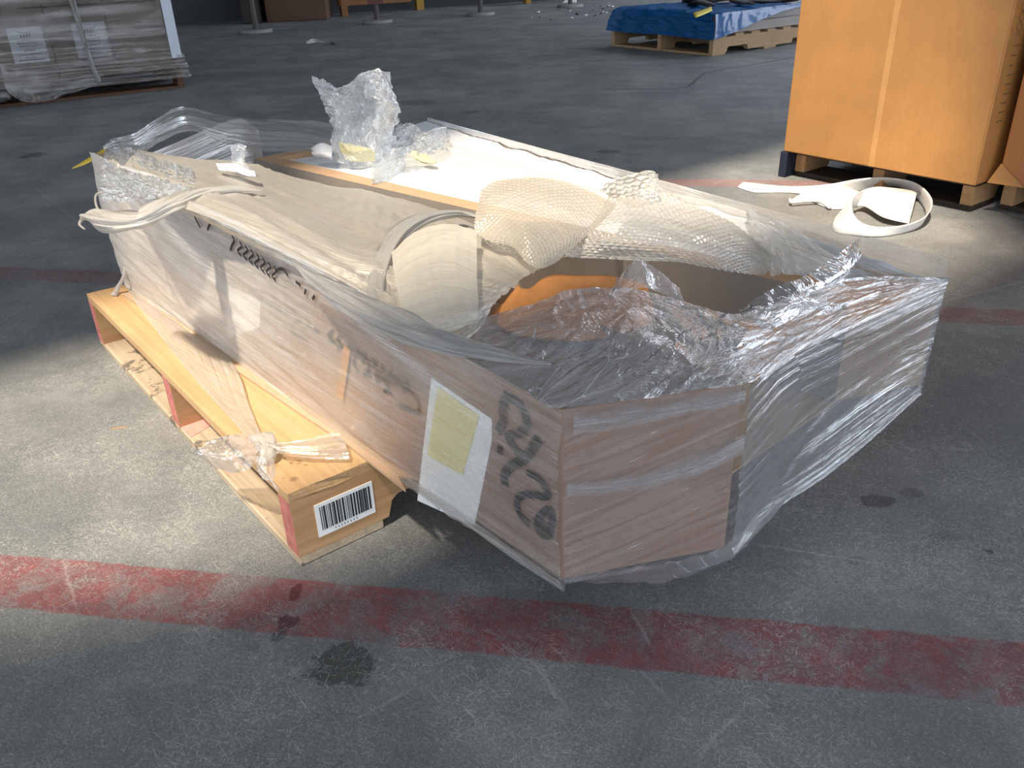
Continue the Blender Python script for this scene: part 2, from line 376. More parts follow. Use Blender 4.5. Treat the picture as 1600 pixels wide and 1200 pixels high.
f_far = film('stack_wrap', .34, .45, 1.0, 16, col=(.44, .42, .40), gloss=.05, rough=.3, bump=.5)
f_blue = film('blue_film', .93, .06, 3, 20, col=(.006, .085, .26), gloss=.02, rough=.3, bump=.5, bd=.01, trans=.1, fres=.12)

# ---------------------------------------------------------------- room
def quad(name, pts, mat, kind='structure'):
    bm = bmesh.new(); bm.faces.new([bm.verts.new(p) for p in pts]); me = bpy.data.meshes.new(name); bm.to_mesh(me); bm.free(); o = link(name, me, mat); o['kind'] = kind; return o
bm = bmesh.new(); add_box(bm, -16, 16, -10, 24, -.1, 0); o = obj_bm('floor', bm, m_floor); o['kind'] = 'structure'
m_wall = simple('dark_wall_paint', (.05, .052, .055), .8, .1, 2)
m_ceil = simple('roof_deck', (.42, .42, .42), .8, .1, 2)
# unseen roof; skylight outline shaped to place the band of sun
H = 5.0; sh = SUN*(H/SUN.z); tdir = Vector((.85, .53, 0)).normalized(); ndir = Vector((-.53, .85, 0)).normalized()
def hole(t, n): return tdir*t + ndir*n + Vector((sh.x, sh.y, 0)) + Vector((0, 0, H))
bm = bmesh.new(); HP = [(-2.2, 1.45), (-.65, 1.22), (.3, .97), (1.2, 1.03), (2.3, 1.13), (2.75, 1.55), (2.98, 2.34), (2.0, 2.24), (.8, 1.98), (-2.2, 1.98)]; OP = [(-15, -7), (11, -7), (11, 17), (-15, 17)]
lp = []
for zz in (0, .1):
    a_ = [bm.verts.new(hole(*q)+Vector((0, 0, zz))) for q in HP]; b_ = [bm.verts.new(hole(*q)+Vector((0, 0, zz))) for q in OP]
    es = [bm.edges.new((l[k], l[(k+1) % len(l)])) for l in (a_, b_) for k in range(len(l))]
    bmesh.ops.triangle_fill(bm, use_beauty=True, edges=es); lp.append((a_, b_))
for l0, l1 in zip(*lp):
    for k in range(len(l0)): bm.faces.new((l0[k], l0[(k+1) % len(l0)], l1[(k+1) % len(l0)], l1[k]))
o = obj_bm('ceiling', bm, m_ceil); o['kind'] = 'structure'
A_, B_ = P(410, 38), P(900, 5); dv = (B_-A_).normalized(); nb = Vector((-dv.y, dv.x, 0))
A_ = A_+nb*.9
bm = bmesh.new(); a0 = A_-dv*9; a1 = A_+dv*14
prism(bm, [a0, a1, a1+nb*.2, a0+nb*.2], [p+Vector((0, 0, 5)) for p in (a0, a1, a1+nb*.2, a0+nb*.2)])
o = obj_bm('wall_back', bm, m_wall); o['kind'] = 'structure'

# ---------------------------------------------------------------- pallets
def pallet(org, ang, label, wm, wd, ws, group=None, L=1.016, Wd=1.2, Hh=.127, paint=None, nb_=7, first=False):
    root = empty('pallet', org, label, 'pallet', group, ang)
    t = .016; sw = .038
    for s in range(3):
        a0_ = [0, L/2-sw/2, L-sw][s]; bm = bmesh.new()
        z0, z1 = t, Hh-t; nz = z0+.035
        prof = [(0, z0), (.15, z0), (.158, nz-.008), (.17, nz), (.37, nz), (.382, nz-.008), (.39, z0), (Wd-.39, z0), (Wd-.382, nz-.008), (Wd-.37, nz), (Wd-.17, nz), (Wd-.158, nz-.008), (Wd-.15, z0), (Wd, z0), (Wd, z1), (0, z1)]
        f0 = [bm.verts.new((a0_, -b, z)) for b, z in prof]; f1_ = [bm.verts.new((a0_+sw, -b, z)) for b, z in prof]
        bm.faces.new(f0); bm.faces.new(f1_)
        n = len(prof)
        for i in range(n):
            f = bm.faces.new((f0[i], f0[(i+1) % n], f1_[(i+1) % n], f1_[i]))
            if i == n-1 and paint: f.material_index = 1
        obj_bm('stringer', bm, [ws, paint] if paint else [ws], root)
    ws_ = [.14]+[.089]*(nb_-2)+[.14]; gap = (Wd-sum(ws_))/(nb_-1); y = 0
    if first: ws_ = [.14, .14, .10, .089, .089, .089, .14]; gap = (Wd-.004-sum(ws_))/5
    for i, bw in enumerate(ws_):
        bm = bmesh.new(); add_box(bm, 0, L, -y-bw, -y, Hh-t, Hh)
        bmesh.ops.subdivide_edges(bm, edges=list(bm.edges), cuts=3)
        for v in bm.verts: v.co.x += .004*mn.noise(Vector((v.co.y*40, v.co.x*30, i*3))); v.co.y += .003*mn.noise(Vector((v.co.x*14, i*5, 2)))
        obj_bm('deck_board', bm, wm, root); y += bw+(.004 if first and i == 0 else gap)
    for y in (0, Wd/2-.07, Wd-.14):
        bm = bmesh.new(); add_box(bm, 0, L, -y-.14, -y, 0, t); bevel(bm, .002); obj_bm('bottom_board', bm, wd, root)
    return root
PA = Vector((-.314, .958, 0)); ANG = math.radians(127.8)
ar = pallet(PA, ANG, 'pine pallet with pink stringer ends and a barcode, under the torn wrapped cartons', m_wood, m_wood_d, m_wood_str, paint=m_pink, Wd=1.15, first=True)
# the pallet's local x runs along the lead board, local -y along the stringers
# barcode label on the outer stringer, split into sticker and bars
bm = bmesh.new(); add_box(bm, -.0012, 0, -.128, -.034, .036, .092); lb = obj_bm('barcode_label', bm, m_paper, ar)
bm = bmesh.new(); yy = -.041; rb = random.Random(3)
while yy > -.120:
    bw = rb.choice([.0008, .0012, .002, .0028]); add_box(bm, -.0018, -.0012, yy-bw, yy, .046, .086); yy -= bw+rb.choice([.0008, .0014, .002])
for k in range(8): add_box(bm, -.0018, -.0012, -.062-k*.005, -.0605-k*.005-.0005, .0395, .0425)
obj_bm('barcode', bm, m_ink, lb)
# pink smears and bright marks on lead board / bottom board
bm = bmesh.new(); prism(bm, [Vector((x, y, .0163)) for x, y in ((.535, -.001), (.44, -.001), (.46, -.05), (.53, -.07))], [Vector((x, y, .0168)) for x, y in ((.535, -.001), (.44, -.001), (.46, -.05), (.53, -.07))]); obj_bm('paint_smear', bm, simple('faded_pink_paint', (.75, .33, .28), .7, .25, 60), ar)

# ---------------------------------------------------------------- cartons on the near pallet
A = Vector((.050, .760, .1325)); B = Vector((.250, .806, .1325)); D = Vector((-.855, 1.797, .1325)); Cc = Vector((-.66, 1.99, .1325))
At = A.copy(); At.z = .359; Bt = B.copy(); Bt.z = .357; Dt = D.copy(); Dt.z = .425; Ct = Cc.copy(); Ct.z = .345
c1 = empty('crushed_carton', (A+D)/2, 'long crushed tan carton with black marker writing, nearest the camera inside torn film', 'carton')
bm = bmesh.new()
def sidepts(p, q, n): return [p.lerp(q, i/n) for i in range(n)]
bot = sidepts(A, B, 4)+sidepts(B, Cc, 12)+sidepts(Cc, D, 4)+sidepts(D, A, 12); top = sidepts(At, Bt, 4)+sidepts(Bt, Ct, 12)+sidepts(Ct, Dt, 4)+sidepts(Dt, At, 12)
def ringer(lv): return [b.lerp(t, lv) for b, t in zip(bot, top)]
rings = []
for lv in (0, .33, .66, 1):
    rings.append([bm.verts.new(p) for p in ringer(lv)])
nn_ = len(bot)
for a, b in zip(rings, rings[1:]):
    for i in range(nn_): bm.faces.new((a[i], a[(i+1) % nn_], b[(i+1) % nn_], b[i]))
bm.faces.new(rings[0]); bm.faces.new(rings[-1])
cen = sum((v.co for v in rings[-1]), Vector())/nn_; bm.faces.ensure_lookup_table(); bmesh.ops.delete(bm, geom=[bm.faces[-1]], context='FACES_ONLY')
ri = [bm.verts.new(v.co.lerp(cen, .08)+Vector((0, 0, -.03))) for v in rings[-1]]
for i in range(nn_): bm.faces.new((rings[-1][i], rings[-1][(i+1) % nn_], ri[(i+1) % nn_], ri[i]))
bm.faces.new(ri)
obj_bm('body', bm, m_kraft, c1, world=True)
# plane of the long face
e_ = (D-A).normalized(); FN = Vector((0, 0, 1)).cross(e_); FN.z = 0; FN.normalize()
if FN.dot(CP-A) < 0: FN = -FN
def FP(u, v, off=.0015):
    d = Fv + Rv*((u-800)/CF) - Uv*((v-600)/CF); t = ((A+FN*off)-CP).dot(FN)/d.dot(FN); return CP+d*t
def face_poly(name, pts, mat, off=.0012):
    bm = bmesh.new(); q = [FP(u, v, off) for u, v in pts]; q0 = [p-FN*.0008 for p in q]; prism(bm, q0, q); return obj_bm(name, bm, mat, c1, world=True)
tag(face_poly('paper_label', [(674, 590), (768, 655), (768, 690), (741, 822), (652, 782)], m_paper), 'white paper label')
tag(face_poly('yellow_note', [(684, 605), (748, 650), (722, 742), (668, 712)], m_yellow, .0024), 'yellow paper note')
tag(face_poly('paper_label', [(359, 447), (407, 469), (405, 512), (355, 528)], m_paper), 'small white paper label')
# handwriting
bm = bmesh.new()
def S(pts, w_=.0125, sub=3, o=(720, 540), k=.3166):
    q = [Vector((o[0]+x*k, o[1]+y*k, 0)) for x, y in pts]; n = (len(q)-1)*sub
    r = [cr(q, i/n) for i in range(n+1)]; stroke_bm(bm, [FP(p.x, p.y, .002) for p in r], w_, FN)
S([(232, 235), (214, 275), (205, 330), (207, 380), (182, 428)]); S([(232, 258), (275, 275), (308, 320), (325, 385), (300, 428), (255, 440), (222, 462)])
S([(235, 470), (275, 520), (310, 548)]); S([(385, 458), (352, 510), (325, 550), (288, 575), (240, 600), (212, 645), (218, 690)], .013)
S([(325, 630), (375, 650), (415, 700), (425, 745), (340, 735), (284, 750), (278, 800), (300, 850), (340, 885)], .010); S([(195, 495), (188, 535)], .009)
S([(372, 880), (385, 850), (430, 808), (450, 840), (447, 890), (425, 940), (385, 925), (372, 880)], .010); S([(372, 865), (405, 880), (415, 925)], .010); S([(430, 800), (452, 850), (430, 945)], .011)
obj_bm('marker_writing', bm, m_ink, c1, world=True)
bm = bmesh.new(); rw = random.Random(11)
def scrawl(p, q, n, hgt, w_):
    for i in range(n):
        t = (i+.5)/n; u = p[0]+(q[0]-p[0])*t; v = p[1]+(q[1]-p[1])*t; h = hgt*rw.uniform(.6, 1.2)
        pts = [(u+rw.uniform(-3, 3), v-h/2), (u+rw.uniform(-5, 5), v-h/6), (u+rw.uniform(-5, 5), v+h/6), (u+rw.uniform(-3, 6), v+h/2)]
        S(pts, w_, 3, (0, 0), 1)
        if rw.random() < .5: S([(u-5, v+h*.5), (u+1, v+h*.35), (u+7, v+h*.55)], w_, 2, (0, 0), 1)
scrawl((386, 452), (500, 520), 8, 9, .0035); scrawl((512, 522), (640, 606), 10, 16, .006); scrawl((548, 560), (612, 606), 4, 26, .006); S([(590, 590), (620, 600), (650, 622), (655, 650)], .006, 3, (0, 0), 1); S([(624, 634), (640, 640), (655, 646)], .007, 3, (0, 0), 1); S([(455, 520), (480, 530)], .004, 2, (0, 0), 1)
obj_bm('marker_writing', bm, m_ink, c1, world=True)
bm = bmesh.new()
def S2(pts, w_=.005):
    q = [Vector((x, y, 0)) for x, y in pts]; n = (len(q)-1)*3; stroke_bm(bm, [FP(p.x, p.y, .0135) for p in [cr(q, i/n) for i in range(n+1)]], w_, FN)
S2([(318, 322), (306, 326), (304, 338), (310, 350), (313, 356)], .006); S2([(336, 344), (328, 350), (324, 360)]); S2([(362, 368), (366, 376), (362, 384), (360, 392)])
for i in range(7): S2([(374+i*9, 377+i*6.5), (378+i*9, 385+i*6.5), (371+i*9, 392+i*6.5), (377+i*9, 400+i*6.5)], .0045)
S2([(430, 424), (440, 420), (450, 430)]); S2([(462, 440), (470, 446)]); S2([(478, 452), (476, 460)]); S2([(492, 462), (488, 468)])
film_marks = bm
# splinter strip hanging on the face
tag(face_poly('torn_flap_edge', [(537, 541), (547, 547), (535, 628), (526, 618)], m_orange, .004), 'orange-tan torn card edge')

# second, open carton behind it
K1 = Vector((.506, 1.152, .1325)); K2 = Vector((.660, 1.196, .1325)); K3 = Vector((-.22, 2.50, .1325)); K4 = P(396, 248, .33); K4.z = .1325; zt = [.308, .309, .33, .330]
c2 = empty('open_carton', (K1+K3)/2, 'long open tan carton with thick board rim, white foam inside, behind the crushed carton', 'carton')
def inset(poly, d):
    n = len(poly); out = []
    cen = sum(poly, Vector())/n
    for i in range(n):
        p0, p, p1 = poly[i-1], poly[i], poly[(i+1) % n]; e0 = (p-p0).normalized(); e1 = (p1-p).normalized()
        n0 = Vector((-e0.y, e0.x, 0)); n1 = Vector((-e1.y, e1.x, 0))
        if n0.dot(cen-p) < 0: n0 = -n0
        if n1.dot(cen-p) < 0: n1 = -n1
        bis = (n0+n1); bis /= max(.2, bis.dot(n0)); out.append(p+bis*d)
    return out
poly = [K1, K2, K3, K4]; inn = inset([Vector((p.x, p.y, 0)) for p in poly], .042)
bm = bmesh.new()
ob = [bm.verts.new(p) for p in poly]; ot = [bm.verts.new((p.x, p.y, z)) for p, z in zip(poly, zt)]; it = [bm.verts.new((p.x, p.y, z)) for p, z in zip(inn, zt)]; ib = [bm.verts.new((p.x, p.y, .15)) for p in inn]
for i in range(4):
    j = (i+1) % 4; f = bm.faces.new((ob[i], ob[j], ot[j], ot[i])); f.material_index = 1 if i == 3 else 2
    bm.faces.new((ot[i], ot[j], it[j], it[i])); bm.faces.new((it[i], it[j], ib[j], ib[i]))
bm.faces.new(ib); bm.faces.new(ob)
obj_bm('body', bm, [m_rim, m_grey, m_kraft2], c2, world=True)
def I(i, z): return Vector((inn[i].x, inn[i].y, z))
# foam packing filling it
bm = sheet_bm([[I(3, .318), I(3, .318).lerp(I(0, .296), .33), I(3, .318).lerp(I(0, .296), .66), I(0, .290)], [I(3, .32).lerp(I(2, .33), .5), (I(3, .335).lerp(I(0, .31), .33)+I(2, .335).lerp(I(1, .31), .33))/2, (I(3, .33).lerp(I(0, .31), .66)+I(2, .33).lerp(I(1, .31), .66))/2, I(0, .29).lerp(I(1, .29), .5)], [K3+Vector((0, 0, .201)), K3.lerp(K2, .33)+Vector((0, 0, .195)), K3.lerp(K2, .66)+Vector((0, 0, .19)), K2+Vector((-.01, 0, .182))]], 120, 30, crumple(.006, 9, 2))
foam = obj_bm('foam_sheet', bm, m_white, None, True, True); tag(foam, 'crumpled white foam sheet filling the open carton', 'foam')
foam.location.z += 0
# narrow inner board of the crate, lying along the near rim
# board pad under the cartons
pad = [D+Vector((.01, -.06, -.004)), P(545, 698, .129), P(634, 768, .129), P(622, 746, .129), B+Vector((-.02, .1, .0)), K1.copy(), K3.copy(), Cc+Vector((0, .1, 0))]
bm = bmesh.new(); prism(bm, [Vector((p.x, p.y, .1275)) for p in pad], [Vector((p.x, p.y, .1315)) for p in pad])
tag(obj_bm('cardboard_pad', bm, m_kraft2, None, False, True), 'thin tan cardboard pad between the pallet deck and the cartons', 'cardboard')

# torn kraft flap
flap = sheet('torn_flap', [[(809, 447, .375), (826, 450, .374), (861, 430, .385), (910, 430, .39), (968, 433, .385), (1010, 446, .37)],
                    [(780, 480, .36), (815, 478, .365), (865, 470, .37), (920, 468, .372), (980, 468, .368), (1020, 474, .36)],
                    [(765, 500, .345), (800, 520, .345), (860, 530, .345), (920, 530, .345), (975, 520, .345), (1020, 505, .343)]], 40, 20, m_torn, c1, crumple(.002, 14, 4), solid=.003)
tag(flap, 'torn orange kraft flap')

# ---------------------------------------------------------------- stretch wrap of the load
sw_ = empty('stretch_wrap', (A+D)/2, 'torn clear stretch film hanging round both cartons on the pink-ended pallet', 'stretch film')
o1 = FN*.007
def edge(s, top, off=.007):   # along the long face, s 0 near corner, 1 far
    b = A.lerp(D, s); t = At.lerp(Dt, s); return (t if top else b)+FN*off
ss = [1, .83, .66, .5, .33, .16, -.006]
z_ = Vector((0, 0, 1))
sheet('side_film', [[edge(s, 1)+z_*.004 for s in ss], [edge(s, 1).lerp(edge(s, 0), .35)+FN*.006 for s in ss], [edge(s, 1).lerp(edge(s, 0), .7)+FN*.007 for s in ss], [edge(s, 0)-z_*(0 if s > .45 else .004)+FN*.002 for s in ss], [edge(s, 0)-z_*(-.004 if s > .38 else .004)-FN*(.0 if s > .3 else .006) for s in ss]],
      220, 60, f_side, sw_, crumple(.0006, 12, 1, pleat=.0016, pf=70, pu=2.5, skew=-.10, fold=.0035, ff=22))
obj_bm('marker_writing', film_marks, m_ink, sw_, world=True)
# near end and the fan of film stretched to the far corner
def e2(p, z, off): q = p.copy(); q.z = z; return q+off
oa, ob_, oc = Vector((.002, -.007, 0)), Vector((.008, -.006, 0)), Vector((.008, -.004, 0))
def col_end(za, zb, zc, out=0): return [e2(A, za, oa+Vector((0, -out, 0))), e2(A.lerp(B, .5), (za+zb)/2, oa*1.3+Vector((0, -out, 0))), e2(B, zb, ob_+Vector((out, -out, 0)))]
sheet('end_film', [col_end(.362, .360, 0), col_end(.28, .28, 0), col_end(.20, .20, 0), col_end(.130, .130, 0)], 60, 40, f_end, sw_, crumple(.0006, 20, 8, pleat=.0012, pf=30, pu=9))
Et, Eb = Vector((.668, 1.194, .311)), Vector((.664, 1.192, .128))
Bt_, Bb_ = e2(B, .360, ob_), e2(B, .135, ob_)
sheet('fan_film', [[Bt_, P(1215, 562, .345), P(1290, 520, .34), P(1380, 480, .325), Et],
                   [Bt_.lerp(Bb_, .33), P(1230, 610, .29), P(1310, 565, .28), P(1400, 515, .275), Et.lerp(Eb, .2)],
                   [Bt_.lerp(Bb_, .66), P(1225, 700, .2), P(1310, 630, .2), P(1400, 570, .2), Et.lerp(Eb, .6)],
                   [Bb_, P(1190, 795, .115), P(1280, 735, .115), P(1370, 665, .12), Eb],
                   [Bb_+Vector((.01, .015, -.02)), P(1200, 805, .095), P(1290, 745, .095), P(1380, 672, .10), Eb+Vector((0, 0, -.012))]], 150, 90, f_fan, sw_, crumple(.0012, 9, 3, pleat=.0022, pf=60, pu=2.0))
def EP(u, v, off=.010):
    e3 = (B-A).normalized(); n3 = Vector((e3.y, -e3.x, 0)); d = Fv + Rv*((u-800)/CF) - Uv*((v-600)/CF); return CP + d*(((A+n3*off)-CP).dot(n3)/d.dot(n3))
for rows_ in ([[(886, 748), (960, 744), (1028, 728), (1095, 704), (1164, 672)], [(885, 786), (960, 780), (1028, 770), (1095, 756), (1162, 730)]],
              [[(897, 640), (970, 632), (1035, 624), (1100, 614), (1166, 602)], [(895, 680), (970, 670), (1035, 656), (1100, 644), (1164, 630)]]):
    sheet('film_band', [[EP(*q) for q in rw2] for rw2 in rows_], 60, 10, f_band, sw_, crumple(.0006, 20, 18, pleat=.001, pf=150, pu=6))
# loose skirt drooping below the near end
sheet('film_skirt', [[P(874, 903, .13), P(950, 893, .13), P(1050, 878, .13), P(1125, 855, .13), P(1180, 812, .125), P(1240, 762, .12)],
                     [P(872, 907, .11), P(950, 907, .10), P(1055, 899, .09), P(1140, 870, .09), P(1195, 822, .09), P(1245, 765, .10)],
                     [P(880, 906, .10), P(960, 911, .08), P(1060, 905, .07), P(1150, 866, .07), P(1190, 817, .07), P(1240, 768, .09)]], 90, 14, f_clear, sw_, crumple(.003, 25, 6), edge=.02)
sheet('film_skirt', [[edge(.36, 0, .006), edge(.27, 0, .006), edge(.18, 0, .006), edge(.09, 0, .006), edge(0, 0, .006)],
                     [edge(.36, 0, .006)-z_*.005, edge(.27, 0, .0)-z_*.018, edge(.18, 0, .0)-z_*.026, edge(.09, 0, .0)-z_*.018, edge(0, 0, .002)-z_*.006],
                     [edge(.36, 0, -.02)-z_*.004, edge(.27, 0, -.02)-z_*.02, edge(.18, 0, -.02)-z_*.03, edge(.09, 0, -.02)-z_*.02, edge(0, 0, -.01)-z_*.008]], 80, 12, f_back, sw_, crumple(.002, 30, 16))
# crinkled clear film over the near top
sheet('top_film', [[(738, 502, .372), (830, 476, .378), (895, 454, .385), (975, 450, .385), (1090, 478, .37), (1155, 492, .365), (1240, 462, .358), (1320, 438, .345), (1400, 432, .33), Et+z_*.004],
                   [(700, 545, .366), (800, 530, .374), (900, 522, .378), (1000, 515, .378), (1080, 535, .37), (1150, 540, .366), (1230, 512, .35), (1320, 478, .34), (1400, 455, .327), Et+z_*.002],
                   [edge(.14, 1)+z_*.002, edge(.085, 1)+z_*.002, edge(.035, 1)+z_*.003, At+o1+z_*.004, (1000, 622, .362), (1080, 611, .361), Bt_+z_*.002, (1250, 552, .35), (1365, 496, .33), Et]], 260, 60, f_clear, sw_, crumple(.0022, 11, 21, pleat=.0015, pf=30, pu=6))
sheet('glossy_fold', [[(1155, 488, .37), (1190, 462, .385), (1238, 440, .39), (1262, 452, .38)], [(1165, 500, .37), (1200, 482, .38), (1246, 468, .38), (1275, 470, .37)], [(1202, 518, .36), (1235, 500, .362), (1262, 482, .362), (1300, 480, .352)]], 40, 24, f_clear2, sw_, crumple(.004, 20, 31))
sheet('glossy_fold', [[(1238, 442, .385), (1285, 415, .385), (1335, 378, .39), (1344, 372, .39)], [(1260, 455, .375), (1300, 435, .375), (1335, 410, .375), (1345, 395, .38)], [(1265, 462, .36), (1310, 445, .36), (1330, 425, .36), (1345, 400, .375)]], 40, 20, f_clear2, sw_, crumple(.003, 20, 35))
sheet('glossy_fold', [[(965, 436, .39), (985, 412, .41), (1003, 407, .415), (1030, 425, .40), (1062, 452, .38)], [(950, 470, .375), (985, 455, .385), (1010, 450, .39), (1035, 460, .38), (1070, 480, .37)]], 36, 18, f_clear, sw_, crumple(.003, 24, 41))
# back of the wrap, seen over the far rim
sheet('back_film', [[(640, 222, .345), (700, 216, .35), (850, 256, .35), (1000, 294, .348), (1120, 318, .342), (1290, 372, .335), (1400, 425, .325), Et+Vector((.004, .004, .003))],
                    [(630, 245, .34), (700, 240, .34), (840, 278, .34), (985, 315, .338), (1110, 345, .335), (1270, 392, .33), (1390, 432, .322), Et+Vector((.0, .002, .003))],
                    [(620, 262, .333), (690, 262, .333), (820, 300, .333), (970, 336, .333), (1100, 372, .33), (1250, 412, .327), (1370, 440, .32), Et+z_*.002]], 200, 24, f_back, sw_, crumple(.002, 12, 51, pleat=.004, pf=60, pu=2))
n23 = Vector((.83, .55, 0)).normalized()*.006
sheet('back_film', [[K2.lerp(K3, t)+n23+z_*.215 for t in (0, .25, .5, .75, 1)], [K2.lerp(K3, t)+n23+z_*.1 for t in (0, .25, .5, .75, 1)], [K2.lerp(K3, t)+n23-z_*.005 for t in (0, .25, .5, .75, 1)]], 80, 16, f_back, sw_, crumple(.001, 12, 55, pleat=.004, pf=60, pu=2))
# loose hump of film at the far left
sheet('far_film', [[(160, 232, .43), (176, 218, .435), (205, 212, .44), (240, 190, .445), (285, 168, .44), (340, 178, .42), (400, 184, .40), (470, 189, .385), (530, 197, .37)],
                   [(168, 236, .425), (190, 228, .425), (215, 225, .425), (250, 208, .425), (295, 192, .42), (345, 205, .40), (400, 212, .385), (470, 215, .37), (530, 225, .355)],
                   [(175, 240, .42), (200, 238, .415), (222, 240, .415), (250, 222, .40), (300, 205, .395), (345, 222, .38), (402, 236, .37), (470, 238, .355), (530, 240, .345)]], 150, 40, f_back, sw_, crumple(.003, 12, 61, pleat=.006, pf=45, pu=3))
sheet('far_film', [[edge(1, 1, .006), Dt.lerp(Ct, .4)+Vector((-.03, .02, .0)), Vector((-.70, 2.27, .40)), Vector((-.66, 2.34, .36))], [edge(1, 0, .006)+z_*.1, D.lerp(Cc, .4)+Vector((-.03, .02, .12)), Vector((-.70, 2.27, .25)), Vector((-.66, 2.34, .25))], [edge(1, 0, .006), D.lerp(Cc, .4)+Vector((-.02, .02, 0)), Vector((-.70, 2.25, .14)), Vector((-.66, 2.32, .14))]], 60, 30, f_milk, sw_, crumple(.002, 12, 65, pleat=.003, pf=45, pu=3))
# cream layers over the top of the crushed carton
sheet('top_sheet', [[(215, 238, .43), (300, 250, .415), (395, 258, .39), (450, 276, .375), (520, 292, .365), (575, 300, .36), (640, 318, .358), (700, 334, .36), (790, 372, .365), (845, 418, .37)],
                    [(190, 262, .447), (285, 280, .45), (375, 300, .44), (455, 330, .425), (540, 370, .41), (600, 380, .402), (655, 395, .39), (715, 410, .382), (770, 428, .378), (812, 442, .376)],
                    [(172, 250, .436), (250, 308, .438), (340, 345, .432), (430, 385, .418), (515, 425, .405), (570, 448, .396), (625, 470, .39), (680, 488, .38), (730, 490, .376), (772, 474, .374)],
                    [edge(1, 1), edge(.79, 1), edge(.64, 1), edge(.5, 1), edge(.37, 1), edge(.28, 1), edge(.21, 1), edge(.15, 1)+z_*.006, edge(.12, 1)+z_*.006, (750, 516, .372)]], 260, 90, f_top, sw_, crumple(.0018, 8, 71, pleat=.0040, pf=60, pu=2.0, skew=-.22, fold=.006, ff=12))
# gathered roll and petal of film in the middle
tube('film_roll', [(752, 340, .385), (715, 334, .395), (670, 340, .405), (628, 362, .41), (600, 398, .405), (589, 440, .395), (594, 475, .385), (618, 505, .372), (655, 522, .362)], [.006, .010, .013, .015, .015, .015, .015, .014, .008], f_roll, sw_, seg=44, n=110, wob=.6, flat=.45)
sheet('petal_film', [[(612, 395, .418), (650, 362, .425), (700, 350, .42), (745, 362, .405)], [(618, 440, .41), (655, 420, .415), (700, 412, .41), (745, 430, .40)], [(635, 500, .392), (670, 490, .395), (712, 482, .395), (748, 480, .392)], [(662, 522, .38), (690, 522, .38), (722, 512, .382), (748, 498, .385)]], 60, 60, f_top, sw_, crumple(.001, 10, 75, pleat=.0012, pf=60, pu=3, along='v'))
# twisted rope lying along the top edge of the side film
tube('film_rope', [(455, 408, .42), (500, 440, .41), (550, 472, .40), (620, 508, .39), (690, 532, .38), (770, 552, .375), (860, 570, .372)], [.001, .010, .017, .021, .018, .012, .002], f_roll2, sw_, seg=40, n=110, wob=.8, flat=.3)
# gathered end at the far left corner
tube('film_rope', [(128, 342, .40), (150, 336, .41), (178, 345, .42), (215, 345, .43), (262, 322, .442), (310, 302, .448), (360, 296, .447), (410, 298, .44)], [.004, .018, .023, .020, .018, .016, .012, .002], f_milk, sw_, seg=44, n=110, wob=.7, flat=.45)
tube('film_strand', [(130, 340, .40), (124, 350, .395), (132, 358, .39)], [.003, .002, .0015], f_milk, sw_, seg=6)
tube('film_strand', [(166, 300, .42), (150, 305, .42), (152, 325, .415), (166, 335, .41)], [.003, .002, .002, .003], f_milk, sw_, seg=6)
tube('film_strand', [(196, 405, .2), (194, 430, .17), (184, 450, .14), (178, 462, .13)], [.004, .004, .005, .007], f_milk, sw_, seg=8)
sheet('corner_film', [[(165, 235, .432), (200, 232, .438), (250, 250, .446), (300, 262, .45)], [(158, 270, .43), (205, 272, .445), (255, 282, .452), (305, 288, .452)], [(158, 315, .425), (210, 315, .438), (262, 308, .448), (310, 300, .452)]], 60, 40, f_bag, sw_, crumple(.005, 26, 81))
# tail pulled down over the deck to the knot
sheet('film_tail', [[edge(1, 0, .009), edge(.86, 0, .012), edge(.73, 0, .012), edge(.62, 0, .008)], [P(225, 490, .14), P(275, 520, .142), P(325, 550, .142), P(375, 590, .140)], [P(290, 575, .136), P(325, 600, .137), P(355, 620, .137), P(388, 630, .136)], [P(388, 686, .135), P(396, 688, .136), P(404, 688, .136), P(412, 688, .135)]], 60, 70, f_tail, sw_, crumple(.0005, 12, 91, pleat=.002, pf=90, pu=2, along='v'))
kn = empty('film_knot', P(410, 695, .13), 'knotted clear film tail lying across the pallet corner', 'stretch film')
tube('knot', [(396, 684, .14), (412, 690, .146), (420, 705, .142), (412, 722, .136)], [.006, .012, .011, .006], f_milk, kn, seg=14, wob=.8, n=30)
sheet('film_tail', [[(414, 688, .15), (440, 692, .15), (478, 688, .152), (505, 680, .152), (530, 676, .15)], [(416, 695, .152), (445, 700, .15), (485, 700, .15), (515, 697, .148), (540, 694, .146)], [(418, 702, .142), (445, 711, .14), (485, 716, .138), (520, 717, .137), (547, 717, .136)]], 70, 30, film('knot_film', .5, .3, 6, 120, col=(.66, .62, .54), gloss=.12, rough=.14, painted_glint=.5), kn, crumple(.0015, 20, 5, pleat=.004, pf=110, pu=5))
sheet('film_lobe', [[(398, 682, .145), (370, 680, .15), (335, 688, .14), (310, 702, .12)], [(405, 700, .15), (372, 705, .155), (340, 712, .145), (312, 712, .12)], [(410, 712, .135), (385, 735, .13), (355, 738, .11), (325, 722, .09)]], 50, 30, f_clear, kn, crumple(.004, 30, 95))
sheet('film_lobe', [[(402, 712, .142), (402, 728, .13), (412, 748, .12)], [(414, 716, .145), (416, 735, .135), (424, 755, .122)], [(426, 714, .14), (430, 730, .13), (436, 770, .118)]], 20, 30, f_clear, kn, crumple(.003, 30, 97))

